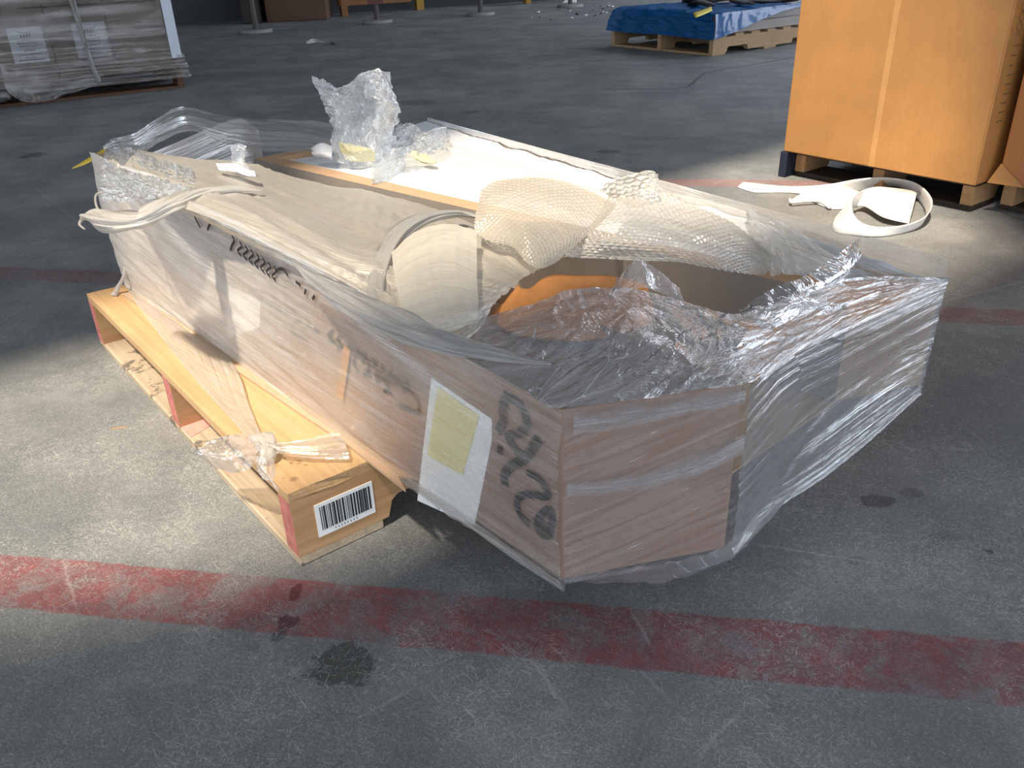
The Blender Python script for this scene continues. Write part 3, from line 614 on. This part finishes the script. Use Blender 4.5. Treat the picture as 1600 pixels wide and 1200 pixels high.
# ---------------------------------------------------------------- loose packing on top
def bubbles(amp, cell, seed=0, base=None):
    r3 = math.sqrt(3)
    def d(U, V, u, v):
        best = 9
        for ox, oy in ((0, 0), (.5, .5)):
            a = U/cell-ox; b = V/(cell*r3)-oy; a -= round(a); b -= round(b); best = min(best, math.hypot(a, b*r3))
        h = math.sqrt(max(0, 1-(best/.46)**2))*amp
        return h + (base(U, V, u, v) if base else 0)
    return d
bw = sheet('bubble_wrap', [[(752, 300, .40), (772, 286, .405), (820, 279, .41), (870, 284, .405), (920, 300, .395), (963, 322, .385)],
                           [(744, 340, .405), (775, 318, .42), (820, 312, .42), (870, 320, .415), (905, 340, .40), (940, 348, .385)],
                           [(748, 368, .395), (790, 355, .41), (822, 358, .415), (860, 362, .405), (890, 370, .395), (905, 378, .385)],
                           [(806, 392, .39), (812, 398, .395), (822, 410, .39), (838, 420, .385), (852, 418, .38), (866, 412, .378)]], 200, 150, f_bub2, None, bubbles(.0025, .011, 0, crumple(.002, 9, 3)), solid=0)
tag(bw, 'cloudy curled sheet of bubble wrap over the middle of the tan rim', 'bubble wrap')
curl = sheet('curled_underside', [[(745, 350, .40), (765, 356, .40), (800, 360, .40), (815, 375, .395)], [(752, 372, .385), (775, 374, .385), (800, 378, .385), (815, 388, .385)], [(775, 392, .375), (790, 396, .375), (808, 398, .375), (814, 396, .38)]], 60, 40, film('bubble_film_grey', .55, .15, 30, 30, col=(.5, .5, .5), gloss=.1), bw, bubbles(.002, .011))
bw2 = sheet('bubble_wrap', [[(955, 300, .39), (975, 280, .40), (1020, 292, .395), (1070, 315, .38), (1120, 338, .37), (1165, 365, .36), (1210, 400, .35)],
                            [(930, 345, .39), (965, 335, .40), (1015, 335, .395), (1065, 350, .38), (1115, 368, .37), (1160, 385, .355), (1205, 412, .345)],
                            [(905, 372, .38), (950, 372, .385), (1010, 375, .38), (1065, 382, .37), (1115, 395, .358), (1160, 405, .348), (1200, 422, .338)],
                            [(880, 403, .362), (940, 405, .355), (1000, 408, .35), (1060, 410, .345), (1110, 420, .34), (1155, 428, .335), (1195, 430, .330)]], 260, 130, f_bub, None, bubbles(.003, .0115, 0, crumple(.003, 9, 13)))
tag(bw2, 'long clear strip of bubble wrap draped along the far half of the tan rim', 'bubble wrap')
bw3 = sheet('bubble_wrap', [[(940, 300, .395), (955, 282, .415), (985, 274, .43), (1020, 268, .44), (1029, 272, .44)], [(960, 312, .395), (980, 303, .405), (1000, 298, .415), (1022, 292, .42), (1030, 288, .425)], [(985, 325, .39), (1000, 322, .395), (1015, 320, .395), (1028, 318, .395), (1031, 316, .395)]], 100, 60, f_bub, None, bubbles(.0022, .0115, 0, crumple(.004, 16, 23)))
tag(bw3, 'small upright flap of bubble wrap between the two larger bubble wrap pieces', 'bubble wrap')
fl = sheet('film_scrap', [[(1163, 345, .365), (1168, 332, .385), (1178, 328, .39), (1215, 345, .375), (1260, 372, .36), (1315, 408, .345)], [(1180, 385, .35), (1190, 375, .358), (1205, 372, .36), (1235, 385, .355), (1270, 402, .345), (1318, 418, .338)], [(1205, 432, .33), (1215, 430, .332), (1230, 428, .334), (1260, 428, .334), (1290, 426, .333), (1320, 424, .332)]], 80, 50, film('scrap_film', .62, .25, 10, 14, col=(.88, .84, .75), gloss=.12, crin=22, bump=.8), None, crumple(.004, 20, 33))
tag(fl, 'cream triangular scrap of film at the right end of the open carton', 'plastic film')
# upright crumpled bag
b0 = P(560, 252, .325)
bag = empty('plastic_bag', b0, 'crumpled bluish clear bag standing up at the far end of the open carton', 'plastic bag')
def BG(u, v, dy=0):  # points on an upright plane through the bag's foot
    d = Fv + Rv*((u-800)/CF) - Uv*((v-600)/CF); t = (b0.y+dy)/d.y; return CP+d*t
sheet('bag_film', [[BG(486, 118, -.01), BG(505, 127, .0), BG(535, 138, .03), BG(560, 118, .0), BG(583, 110, .0), BG(603, 112, .02), BG(605, 118, .04)],
                   [BG(495, 145, -.01), BG(515, 150, -.03), BG(540, 150, -.02), BG(562, 145, .02), BG(588, 140, -.04), BG(612, 150, .0), BG(614, 152, .05)],
                   [BG(508, 172, 0), BG(525, 172, -.04), BG(545, 175, -.02), BG(565, 172, .02), BG(592, 170, -.05), BG(620, 178, 0), BG(622, 180, .05)],
                   [BG(520, 205, 0), BG(532, 205, -.04), BG(548, 208, -.02), BG(565, 208, .0), BG(590, 205, -.04), BG(612, 205, 0), BG(614, 206, .05)],
                   [BG(518, 250, 0), BG(530, 255, -.04), BG(548, 258, -.05), BG(570, 260, -.05), BG(595, 256, -.04), BG(618, 250, 0), BG(620, 246, .05)]], 110, 110, f_bag, bag, crumple(.010, 16, 101))
sheet('bag_film', [[BG(522, 215, .06), BG(545, 205, .08), BG(580, 180, .08), BG(605, 150, .08)], [BG(520, 240, .06), BG(550, 240, .08), BG(585, 235, .08), BG(615, 232, .08)]], 40, 40, f_bag, bag, crumple(.008, 16, 107))
yl = sheet('yellow_film_patch', [[BG(530, 222, -.06), BG(545, 225, -.065), BG(565, 230, -.06)], [BG(532, 236, -.06), BG(550, 240, -.07), BG(584, 236, -.06)], [BG(540, 250, -.05), BG(560, 254, -.06), BG(586, 250, -.05)]], 30, 20, film('yellow_scrap', .75, .15, 12, 12, col=(.78, .72, .40), gloss=.06), bag, crumple(.004, 22, 111))
tag(yl, 'yellow stained patch')
cf = sheet('film_scrap', [[(600, 215, .36), (625, 196, .38), (645, 195, .38), (665, 205, .37), (697, 200, .365), (700, 212, .36)], [(585, 250, .33), (620, 225, .36), (645, 222, .355), (670, 225, .35), (695, 222, .345), (702, 225, .345)], [(580, 290, .325), (620, 275, .33), (650, 262, .33), (675, 255, .33), (695, 245, .335), (702, 240, .335)]], 80, 60, f_bag, None, crumple(.008, 18, 121))
tag(cf, 'crinkled clear film scrap lying right of the upright bag', 'plastic film')
fs = sheet('film_scrap', [[(360, 228, .475), (372, 224, .478), (386, 228, .475)], [(362, 246, .455), (374, 244, .455), (383, 246, .455)], [(358, 266, .43), (372, 270, .43), (392, 268, .43)]], 24, 30, f_bag, None, crumple(.004, 30, 131))
tag(fs, 'small clear film tab sticking up above the cream film', 'plastic film')
yt = sheet('yellow_scrap', [[(641, 233, .345), (660, 240, .343), (682, 252, .34)], [(643, 243, .342), (660, 252, .34), (676, 255, .338)]], 16, 6, m_yellow, None, crumple(.001, 30, 3), solid=.001)
tag(yt, 'pale yellow paper scrap on the white foam', 'paper')
fb = sheet('foam_block', [[(492, 236, .35), (503, 230, .36), (518, 236, .35)], [(493, 246, .34), (505, 246, .345), (518, 250, .34)]], 12, 8, m_white, None, None, solid=.012)
tag(fb, 'small white foam chunk at the far end of the tan rim', 'foam')
ys = sheet('strapping_band', [[(166, 229, .40), (150, 240, .41), (134, 250, .40), (113, 263, .38)], [(166, 238, .39), (152, 246, .405), (136, 256, .395), (113, 264, .38)]], 24, 4, m_ystrap, None, None, solid=.001)
tag(ys, 'yellow strapping band sticking out of the film at the far left corner', 'strap')
wf = sheet('foam_sheet', [[(338, 256, .445), (360, 254, .450), (385, 262, .447), (398, 268, .44)], [(342, 264, .445), (362, 265, .45), (385, 272, .448), (400, 275, .442)]], 20, 8, m_white, None, crumple(.002, 20, 9), solid=.003)
tag(wf, 'bright white foam piece beside the small upright film tab', 'foam')

# ---------------------------------------------------------------- white band on the floor
rb_ = [((1152, 293, .001), (1161, 285, .008)), ((1180, 301, .001), (1180, 287, .014)), ((1222, 301, .001), (1220, 291, .016)), ((1262, 304, .002), (1262, 291, .025)), ((1300, 306, .003), (1300, 287, .04)), ((1340, 300, .004), (1338, 280, .05)), ((1385, 293, .005), (1382, 277, .055)), ((1425, 303, .006), (1430, 285, .055)),
      ((1446, 328, .006), (1456, 310, .05)), ((1440, 352, .003), (1450, 335, .038)), ((1412, 364, .002), (1422, 350, .030)), ((1375, 370, .002), (1378, 355, .03)), ((1335, 368, .002), (1345, 347, .04)), ((1302, 360, .002), (1331, 326, .06)), ((1306, 338, .008), (1336, 305, .065)), ((1345, 322, .02), (1362, 293, .062)), ((1380, 340, .02), (1400, 295, .045)), ((1420, 350, .012), (1433, 300, .03))]
st = empty('plastic_band', P(1340, 340), 'curled white flat plastic band lying on the floor by the golden cartons', 'plastic band')
sheet('band', [[a for a, b in rb_], [b for a, b in rb_]], 170, 6, m_strip, st, None, solid=.0025, linear_v=True)
sheet('band_fold', [[(1233, 314, .006), (1262, 312, .006), (1300, 326, .004), (1340, 322, .004)], [(1262, 296, .012), (1290, 293, .025), (1318, 290, .035), (1345, 300, .02)]], 40, 8, m_strip, st, None, solid=.0025)
tube('band_end', [(1234, 311, .018), (1238, 316, .014), (1262, 314, .014), (1282, 315, .012), (1297, 325, .008)], [.004, .005, .005, .005, .005], m_strip, st, seg=8, n=30)

# ---------------------------------------------------------------- golden cartons at right
ZB = .092
q0, q1 = P(1224, 236, ZB), P(1523, 291, ZB); ax = (q1-q0); WB = ax.length; ax.normalize(); ay = Vector((-ax.y, ax.x, 0)); angb = math.atan2(ax.y, ax.x)
def carton(org, ang, wx, wy, h, z, label, mat, seam=None, group=None, cat='carton', name='carton'):
    r = empty(name, Vector((org.x, org.y, z)), label, cat, group, ang); bm = bmesh.new()
    add_box(bm, 0, wx, 0, wy, 0, h); bevel(bm, .004, 2); obj_bm('body', bm, mat, r)
    return r
g1 = carton(q0, angb, WB, .9, 1.15, ZB, 'tall golden cardboard carton with a vertical seam, standing beside the white band', m_orange)
sx_ = (P(1363, 263, ZB)-q0).length
bm = bmesh.new(); add_box(bm, sx_, WB-.004, -.004, 0, .003, 1.147); bevel(bm, .001); obj_bm('glued_panel', bm, m_orange, g1)
bm = bmesh.new(); add_box(bm, sx_-.022, sx_-.001, -.0015, .0, .003, 1.147); tag(obj_bm('seam_strip', bm, cardboard('seam_kraft', (.54, .28, .10)), g1), 'lighter seam strip')  # strip beside the seam, lighter than the carton face
# printed marks on the right face
bm = bmesh.new(); rq = random.Random(5)
for k in range(26):
    z = .18+k*.026; 
    if 8 < k < 17:
        for sgn in (1, -1):
            f = [bm.verts.new((WB+.001, .05+sgn*.018, z)), bm.verts.new((WB+.001, .053+sgn*.018, z)), bm.verts.new((WB+.001, .053-sgn*.018, z+.026)), bm.verts.new((WB+.001, .05-sgn*.018, z+.026))]; bm.faces.new(f)
    else: add_box(bm, WB+.0004, WB+.0012, .045, .075+rq.uniform(-.008, .008), z, z+.003)
obj_bm('printed_marks', bm, simple('brown_print', (.16, .09, .05), .6), g1)
gp2 = q0+ax*(WB)+ay*.10
q2 = P(1549, 286, ZB); q2 = q2 + ax*max(0, WB+.004-(q2-q0).dot(ax)-.012) + ay*max(0, -(q2-q0).dot(ay)+.005)
g2 = carton(q2+ax*.012+ay*.01, angb, .62, .8, 1.1, ZB, 'reddish golden cardboard carton cut off by the right edge of the view', m_orange2)
bm = bmesh.new(); prism(bm, [Vector(p) for p in ((-.02, -.02, .002), (.0, -.002, .06), (.08, -.002, .0))], [Vector(p) for p in ((-.019, -.024, .003), (.001, -.005, .061), (.081, -.005, .001))]); tag(obj_bm('bent_flap', bm, m_orange, g2), 'folded lighter corner flap')
pg = pallet(q1-ax*.02+ay*.055-Vector((0, 0, ZB)), angb+math.pi, 'pine pallet in shadow under the tall golden carton', m_wood_shade, m_wood_shade, m_wood_str, Hh=ZB-.001, L=WB-.04, Wd=.85)
pg2 = pallet(q2+ax*.60+ay*.07-Vector((0, 0, ZB)), angb+math.pi, 'pine pallet under the reddish golden carton at the right edge', m_wood_shade, m_wood_shade, m_wood_str, Hh=ZB-.001, L=.59, Wd=.75)
# dark blue block at the pallet's left front corner
bm = bmesh.new(); add_box(bm, -.012, .018, .0, .10, 0, ZB-.002); bevel(bm, .002)
bb = obj_bm('pallet_block', bm, simple('navy_plastic', (.012, .018, .035), .5, .1)); bb.location = Vector((q0.x, q0.y, 0)); bb.rotation_euler = (0, 0, angb); tag(bb, 'dark navy block at the left front foot of the tall golden carton', 'block')

# ---------------------------------------------------------------- blue wrapped pallet
BO = P(1113, 88); ba = math.atan2(*(reversed((P(955, 72)-BO).to_2d()))) if False else math.atan2((P(955, 72)-BO).y, (P(955, 72)-BO).x)
Lb = (P(955, 72)-BO).length
bp = pallet(BO, ba, 'pale pine pallet under blue plastic sheeting in the back right', m_wood_far, m_wood_far, m_wood_far, L=Lb, Wd=1.3, Hh=.135)
bx = Vector((math.cos(ba), math.sin(ba), 0)); by = Vector((math.sin(ba), -math.cos(ba), 0))
def BL(a, b, z): return BO+bx*a+by*b+Vector((0, 0, z))
for (z0, z1, in_) in ((.136, .20, .03), (.202, .262, .06)):
    bm = bmesh.new(); prism(bm, [BL(a, b, z0) for a, b in ((in_, in_), (Lb-in_, in_), (Lb-in_, 1.28), (in_, 1.28))], [BL(a, b, z1) for a, b in ((in_, in_), (Lb-in_, in_), (Lb-in_, 1.28), (in_, 1.28))])
    tag(obj_bm('board_stack', bm, m_grey, None, False, True), 'lower flat grey-brown board bundle on the blue sheeted pallet' if z0 < .2 else 'upper flat grey-brown board bundle under the blue sheeting', 'boards')
bsh = sheet('blue_sheeting', [[BL(-.02, -.02, .11), BL(.25*Lb, -.03, .115), BL(.5*Lb, -.03, .12), BL(.75*Lb, -.03, .115), BL(Lb+.03, -.03, .12)],
                        [BL(-.01, -.01, .20), BL(.25*Lb, -.02, .2), BL(.5*Lb, -.015, .2), BL(.75*Lb, -.02, .2), BL(Lb+.01, -.02, .2)],
                        [BL(.01, .01, .275), BL(.25*Lb, .01, .28), BL(.5*Lb, .01, .285), BL(.75*Lb, .02, .285), BL(Lb-.02, .02, .28)],
                        [BL(.0, .5, .285), BL(.25*Lb, .3, .285), BL(.5*Lb, .3, .285), BL(.75*Lb, .3, .285), BL(Lb-.01, .3, .28)],
                        [BL(-.02, .95, .29), BL(.25*Lb, .9, .285), BL(.5*Lb, .8, .285), BL(.75*Lb, .8, .28), BL(Lb-.01, .8, .28)]], 100, 70, f_blue, None, crumple(.012, 6, 141))
tag(bsh, 'blue plastic sheet draped over boards on the back right pallet', 'plastic sheet')
side = sheet('side_drape', [[BL(-.02, -.02, .11), BL(-.025, .2, .15), BL(-.03, .5, .215), BL(-.03, .8, .26), BL(-.03, 1.15, .285)], [BL(-.015, -.01, .2), BL(-.02, .2, .23), BL(-.02, .5, .26), BL(-.02, .8, .28), BL(-.02, 1.15, .30)], [BL(.01, .01, .278), BL(.0, .25, .285), BL(.0, .5, .288), BL(-.02, .8, .295), BL(-.02, 1.15, .305)]], 60, 24, f_blue, bsh, crumple(.008, 6, 143))
m_bk = simple('black_webbing', (.02, .02, .023), .6, .1)
strap_defs = [([(.25, .25), (.45, .35), (.6, .5), (.5, .75), (.3, .8)], 'looped black webbing on the blue sheet, nearest its yellow tag'), ([(.1, .5), (.3, .6), (.2, .95), (.05, 1.0)], 'black webbing strap lying toward the near end of the blue sheet'), ([(.55, .65), (.7, .6), (.85, .7), (.6, .9)], 'black webbing strap lying toward the far end of the blue sheet')]
for pts, lab in strap_defs:
    q = [BL(a*Lb, b, .312+.015*math.sin(i*2.3)) for i, (a, b) in enumerate(pts)]
    tag(tube('webbing_strap', q, [.035, .045, .04, .045, .03][:len(q)], m_bk, None, seg=8, flat=.35, n=30, wob=.6, seed=len(pts)), lab, 'strap')
yg = sheet('yellow_tag', [[(1083, 20, .305), (1100, 14, .312), (1111, 10, .315)], [(1087, 27, .298), (1102, 21, .302), (1113, 16, .306)]], 8, 3, simple('bright_yellow_tag', (.75, .62, .05), .5), None, None, solid=.004)
tag(yg, 'bright yellow tag on the black webbing', 'tag')
wp = sheet('white_sheet', [[BL(.15*Lb, 1.0, .31), BL(.5*Lb, 1.0, .33), BL(.8*Lb, 1.0, .31)], [BL(.15*Lb, 1.28, .30), BL(.5*Lb, 1.28, .31), BL(.8*Lb, 1.28, .30)]], 20, 12, m_paper, None, crumple(.006, 5, 7), solid=.003)
tag(wp, 'white sheet behind the black webbing on the back right pallet', 'sheet')

# ---------------------------------------------------------------- wrapped stack in the back left
s1, s0 = P(289, 137), P(20, 166); sa = (s0-s1).normalized(); sang = math.atan2(sa.y, sa.x); sn = Vector((sa.y, -sa.x, 0))
if sn.y < 0: sn = -sn
SW = 2.0
cm = simple('dull_brown_carton', (.15, .115, .095), .7, .1, 3)
# pallet: deck boards parallel to the seen face
pl = pallet(s1, sang, 'reddish pallet under the film-wrapped carton stack in the back left', m_wood_far2, m_wood_far2, m_wood_far2, L=1.75, Wd=1.2, Hh=.14)
def SL(a, b, z): return s1+sa*a+sn*b+Vector((0, 0, z))
cw, chh = .335, .38; grp = 'brown cartons in the film-wrapped stack'
order = ['rightmost', 'second from right', 'third from right', 'fourth from right', 'leftmost']
m_lab = simple('label_paper', (.46, .48, .52), .6, .03); m_li = simple('label_ink', (.10, .10, .12), .6)
for lay in range(2):
    for kcol in range(5):
        lab = '%s brown %scarton, %s layer of the wrapped stack' % (order[kcol], 'white-labelled ' if kcol in (1, 2) else '', ('bottom', 'upper')[lay])
        r = empty('carton', SL(.04+kcol*cw, .04, .142+lay*(chh+.004)), lab, 'carton', grp, sang)
        bm = bmesh.new(); sgn = -1 if (Matrix.Rotation(sang, 3, 'Z') @ Vector((0, 1, 0))).dot(sn) < 0 else 1
        y0_, y1_ = (0, 1.1) if sgn > 0 else (-1.1, 0); add_box(bm, .002, cw-.002, y0_, y1_, 0, chh); bevel(bm, .005); obj_bm('body', bm, cm, r)
        if kcol in (1, 2):
            yl_ = -.002*sgn; bm = bmesh.new(); x0_ = .015 if kcol == 1 else .03; add_box(bm, x0_, x0_+.19, min(yl_, 0), max(yl_, 0), .085, .285); lbl = obj_bm('shipping_label', bm, m_lab, r)
            bm = bmesh.new(); ya, yb = sorted((yl_, yl_*1.6)); cxl = x0_+.095; n = 14
            for i in range(n):
                a0_, a1_ = math.pi*i/n, math.pi*(i+1)/n
                add_box(bm, cxl+math.cos(a1_)*.045, cxl+math.cos(a0_)*.045, ya, yb, .268-math.sin(a0_)*.02, .273-math.sin(a0_)*.02)
            for q in (-.025, -.010, .005, .020): add_box(bm, cxl+q, cxl+q+.007, ya, yb, .224, .246)
            for zz, wl in ((.208, .045), (.19, .10), (.176, .09), (.15, .06), (.13, .12), (.112, .05), (.098, .14)):
                xx = cxl-wl/2
                while xx < cxl+wl/2: add_box(bm, xx, xx+.008, ya, yb, zz, zz+.007); xx += .012
            obj_bm('label_print', bm, m_li, lbl)
wr = empty('stack_wrap', SL(.9, 0, .1), 'greyish stretch film around the brown carton stack in the back left', 'stretch film')
def ring_row(z, o): return [SL(1.78, -.02-o, z), SL(1.4, -.03-o, z), SL(.8, -.03-o, z), SL(.3, -.03-o, z), SL(-.01-o, -.02-o, z), SL(-.02-o, .3, z), SL(-.02-o, .7, z), SL(-.02-o, 1.2, z)]
sheet('wrap_film', [ring_row(1.06, 0), ring_row(.6, 0), ring_row(.3, .0), ring_row(.17, .02), ring_row(.07, .035)], 160, 70, f_far, wr, crumple(.002, 5, 151, pleat=.016, pf=13, pu=.9), linear_u=True)
tube('film_band', [(108, -4, .70), (120, 25, .58), (133, 60, .42), (142, 92, .30), (150, 128, .14)], [.035, .03, .03, .025, .035], f_far, wr, seg=10, flat=.5, n=40, wob=.5) if False else None
def SF(u, v, off=-.06):  # point on the seen face plane of the stack
    p0 = SL(0, off, 0); d = Fv + Rv*((u-800)/CF) - Uv*((v-600)/CF); t = (p0-CP).dot(sn)/d.dot(sn); return CP+d*t
tube('film_band', [SF(110, -8), SF(120, 25), SF(130, 55), SF(140, 92), SF(154, 128)], [.045, .04, .032, .03, .03], film('band_film', .85, .1, 5, 60, col=(.46, .45, .42), gloss=.05, rough=.3), wr, seg=30, flat=.3, n=60, wob=.8)
# loose bottom flap
sheet('wrap_skirt', [[SF(0, 100, -.05), SF(60, 118, -.05), SF(110, 122, -.05), SF(160, 118, -.05)], [SF(10, 140, -.09), SF(50, 145, -.09), SF(95, 142, -.08), SF(150, 132, -.06)], [SF(32, 158, -.10), SF(55, 160, -.10), SF(80, 156, -.09), SF(110, 146, -.07)]], 40, 20, f_far, wr, crumple(.01, 7, 153))
bm = bmesh.new(); prism(bm, [SL(a, b, .19) for a, b in ((-.012, -.04), (.05, -.045), (.05, -.035), (-.004, -.03))], [SL(a, b, 1.06) for a, b in ((-.012, -.04), (.05, -.045), (.05, -.035), (-.004, -.03))])
tag(obj_bm('corner_board', bm, simple('white_corner_board', (.52, .56, .63), .6, .05), None, False, True), 'white edge protector at the right corner of the wrapped stack', 'corner board')
# bundle next to it at the frame's left edge
bl_ = P(0, 166); bu = sheet('film_bundle', [[P(-40, 135, .1), P(-10, 140, .10), P(8, 143, .08), P(18, 152, .05)], [P(-40, 150, .12), P(-10, 152, .13), P(8, 152, .10), P(18, 155, .04)], [P(-40, 170, .01), P(-10, 166, .01), P(8, 160, .01), P(16, 157, .01)]], 30, 16, f_far, None, crumple(.01, 9, 161))
tag(bu, 'grey crumpled film bundle on the floor at the left edge below the wrapped stack', 'plastic film')

# ---------------------------------------------------------------- far background
def boxat(name, u0, v0, u1, v1, h, dep, mat, label, cat):
    a, b = P(u0, v0), P(u1, v1); d = (b-a).normalized(); n = Vector((-d.y, d.x, 0)); bm = bmesh.new()
    q = [a, b, b+n*dep, a+n*dep]; prism(bm, [p+Vector((0, 0, .001)) for p in q], [p+Vector((0, 0, h)) for p in q]); bevel(bm, .01)
    return tag(obj_bm(name, bm, mat, None, False, True), label, cat)
boxat('crate', 417, 35, 512, 31, .7, .6, simple('dark_brown_crate', (.10, .055, .035), .8, .15, 4), 'dark brown crate by the back wall left of the stands', 'crate')
boxat('crate', 380, 38, 405, 37, .7, .6, simple('black_crate', (.03, .028, .026), .8, .1, 4), 'narrow blackish crate touching the dark brown crate', 'crate')
def stand(u, v, label, ph, pm, top=None):
    p = P(u, v); r = empty('floor_stand', p, label, 'stand', 'round-based stands along the back wall')
    bm = bmesh.new(); bmesh.ops.create_cone(bm, cap_ends=True, segments=28, radius1=.17, radius2=.165, depth=.035, matrix=Matrix.Translation((0, 0, .0185))); bevel(bm, .004)
    obj_bm('base', bm, simple('stand_base_grey', (.22, .22, .21), .6), r)
    bm = bmesh.new(); bmesh.ops.create_cone(bm, cap_ends=True, segments=14, radius1=.03, radius2=.02, depth=ph, matrix=Matrix.Translation((0, 0, .035+ph/2))); obj_bm('pole', bm, pm, r)
    if top:
        bm = bmesh.new(); add_box(bm, -.09, .09, -.04, .04, .20, .55); obj_bm('plate', bm, top, r)
m_st = simple('dark_steel', (.07, .06, .055), .5); m_rust = simple('rusty_brown', (.14, .055, .04), .6)
stand(401, 51, 'round-based stand in front of the blackish crate', .6, m_st)
stand(590, 36, 'round-based stand with reddish plate, second from the left', .6, m_st, m_rust)
stand(751, 24, 'round-based stand with brown plate, third from the left', .6, m_st, m_rust)
stand(891, 11, 'round-based stand with white paper on its base, rightmost', .5, m_st)
pw = P(893, 9); bm = bmesh.new(); prism(bm, [pw+Vector(q) for q in ((-.12, -.02, .04), (.06, -.03, .04), (.07, .02, .04), (-.10, .03, .04))], [pw+Vector(q) for q in ((-.02, -.01, .12), (.02, -.01, .20), (.03, .01, .20), (-.01, .01, .12))])
tag(obj_bm('paper_scrap', bm, m_paper, None, False, True), 'white paper scrap on the rightmost stand base', 'paper')
def beam(u0, v0, u1, v1, z, hh, mat, label, cat='rack beam'):
    a, b = P(u0, v0, z), P(u1, v1, z); d = (b-a).normalized(); n = Vector((-d.y, d.x, 0)); bm = bmesh.new(); q = [a, b, b+n*.08, a+n*.08]
    prism(bm, q, [p+Vector((0, 0, hh)) for p in q]); o = obj_bm('rack_beam', bm, mat, None, False, True)
    return tag(o, label, cat)
m_or = simple('orange_steel', (.20, .085, .02), .5); m_ye = simple('yellow_steel', (.34, .19, .02), .5)
rk = empty('pallet_rack', P(600, 18), 'low orange and yellow pallet rack along the back wall', 'rack')
def rbox(name, u, v, wx, h, z, mat):
    p = P(u, v); bm = bmesh.new(); q = [p, p+dv*wx, p+dv*wx+nb*.1, p+nb*.1]; prism(bm, [a+Vector((0, 0, z)) for a in q], [a+Vector((0, 0, z+h)) for a in q]); obj_bm(name, bm, mat, rk, False, True)
rbox('beam', 532, 26, .95, .10, .12, m_or); rbox('upright', 652, 16, .10, .45, .001, m_ye); rbox('beam', 675, 14, 1.1, .09, .20, m_or); rbox('upright', 535, 26, .08, .45, .001, m_or); rbox('beam', 800, 8, 1.2, .1, .12, m_or); rbox('upright', 822, 6, .08, .4, .001, m_ye)
# litter by the wall
rr = random.Random(9)
places = ['left', 'middle', 'right']
deb = [(497, 66, .055, 'white and dark folded scrap on the floor below the brown crate'), (520, 70, .03, 'small dark scrap beside the white and dark folded scrap')]
def chip(u, v, s, mat, label, cat, group=None):
    p = P(u, v); bm = bmesh.new(); bmesh.ops.create_icosphere(bm, subdivisions=1, radius=s)
    for q in bm.verts: q.co = Vector((q.co.x*rr.uniform(.7, 1.4), q.co.y*rr.uniform(.6, 1.2), (q.co.z)*.45))
    zmin = min(q.co.z for q in bm.verts)
    for q in bm.verts: q.co.z -= zmin
    o = obj_bm('litter_chip', bm, mat); o.location = p; return tag(o, label, cat, group)
for i in range(26):
    u = rr.uniform(830, 962); v = 12+rr.uniform(-6, 14)+(962-u)*.06
    chip(u, v, rr.uniform(.01, .024), *((m_paper, 'small white chip of litter on the floor near the rightmost stand', 'litter', 'white litter chips near the rightmost stand') if i % 3 == 0 else (m_st, 'small dark chip of litter on the floor near the rightmost stand', 'litter', 'dark litter chips near the rightmost stand')))
bm = sheet_bm([[P(478, 66, .002), P(490, 60, .05), P(510, 66, .01)], [P(480, 69, .002), P(495, 66, .012), P(508, 67, .004)]], 14, 6); bm2 = obj_bm('paper_scrap', bm, m_paper, None, True, True); tag(bm2, 'white folded scrap on the floor below the dark brown crate', 'paper')
chip(521, 70, .03, m_st, 'small flat dark scrap right of the white folded scrap', 'litter')
# splinter near the pallet
bm = bmesh.new(); p = P(186, 669); add_box(bm, -.014, .014, -.001, .001, 0, .0015); o = obj_bm('wood_splinter', bm, m_wood_str); o.location = p; o.rotation_euler = (0, 0, .2); tag(o, 'thin wood splinter on the sunlit floor left of the pallet', 'splinter')
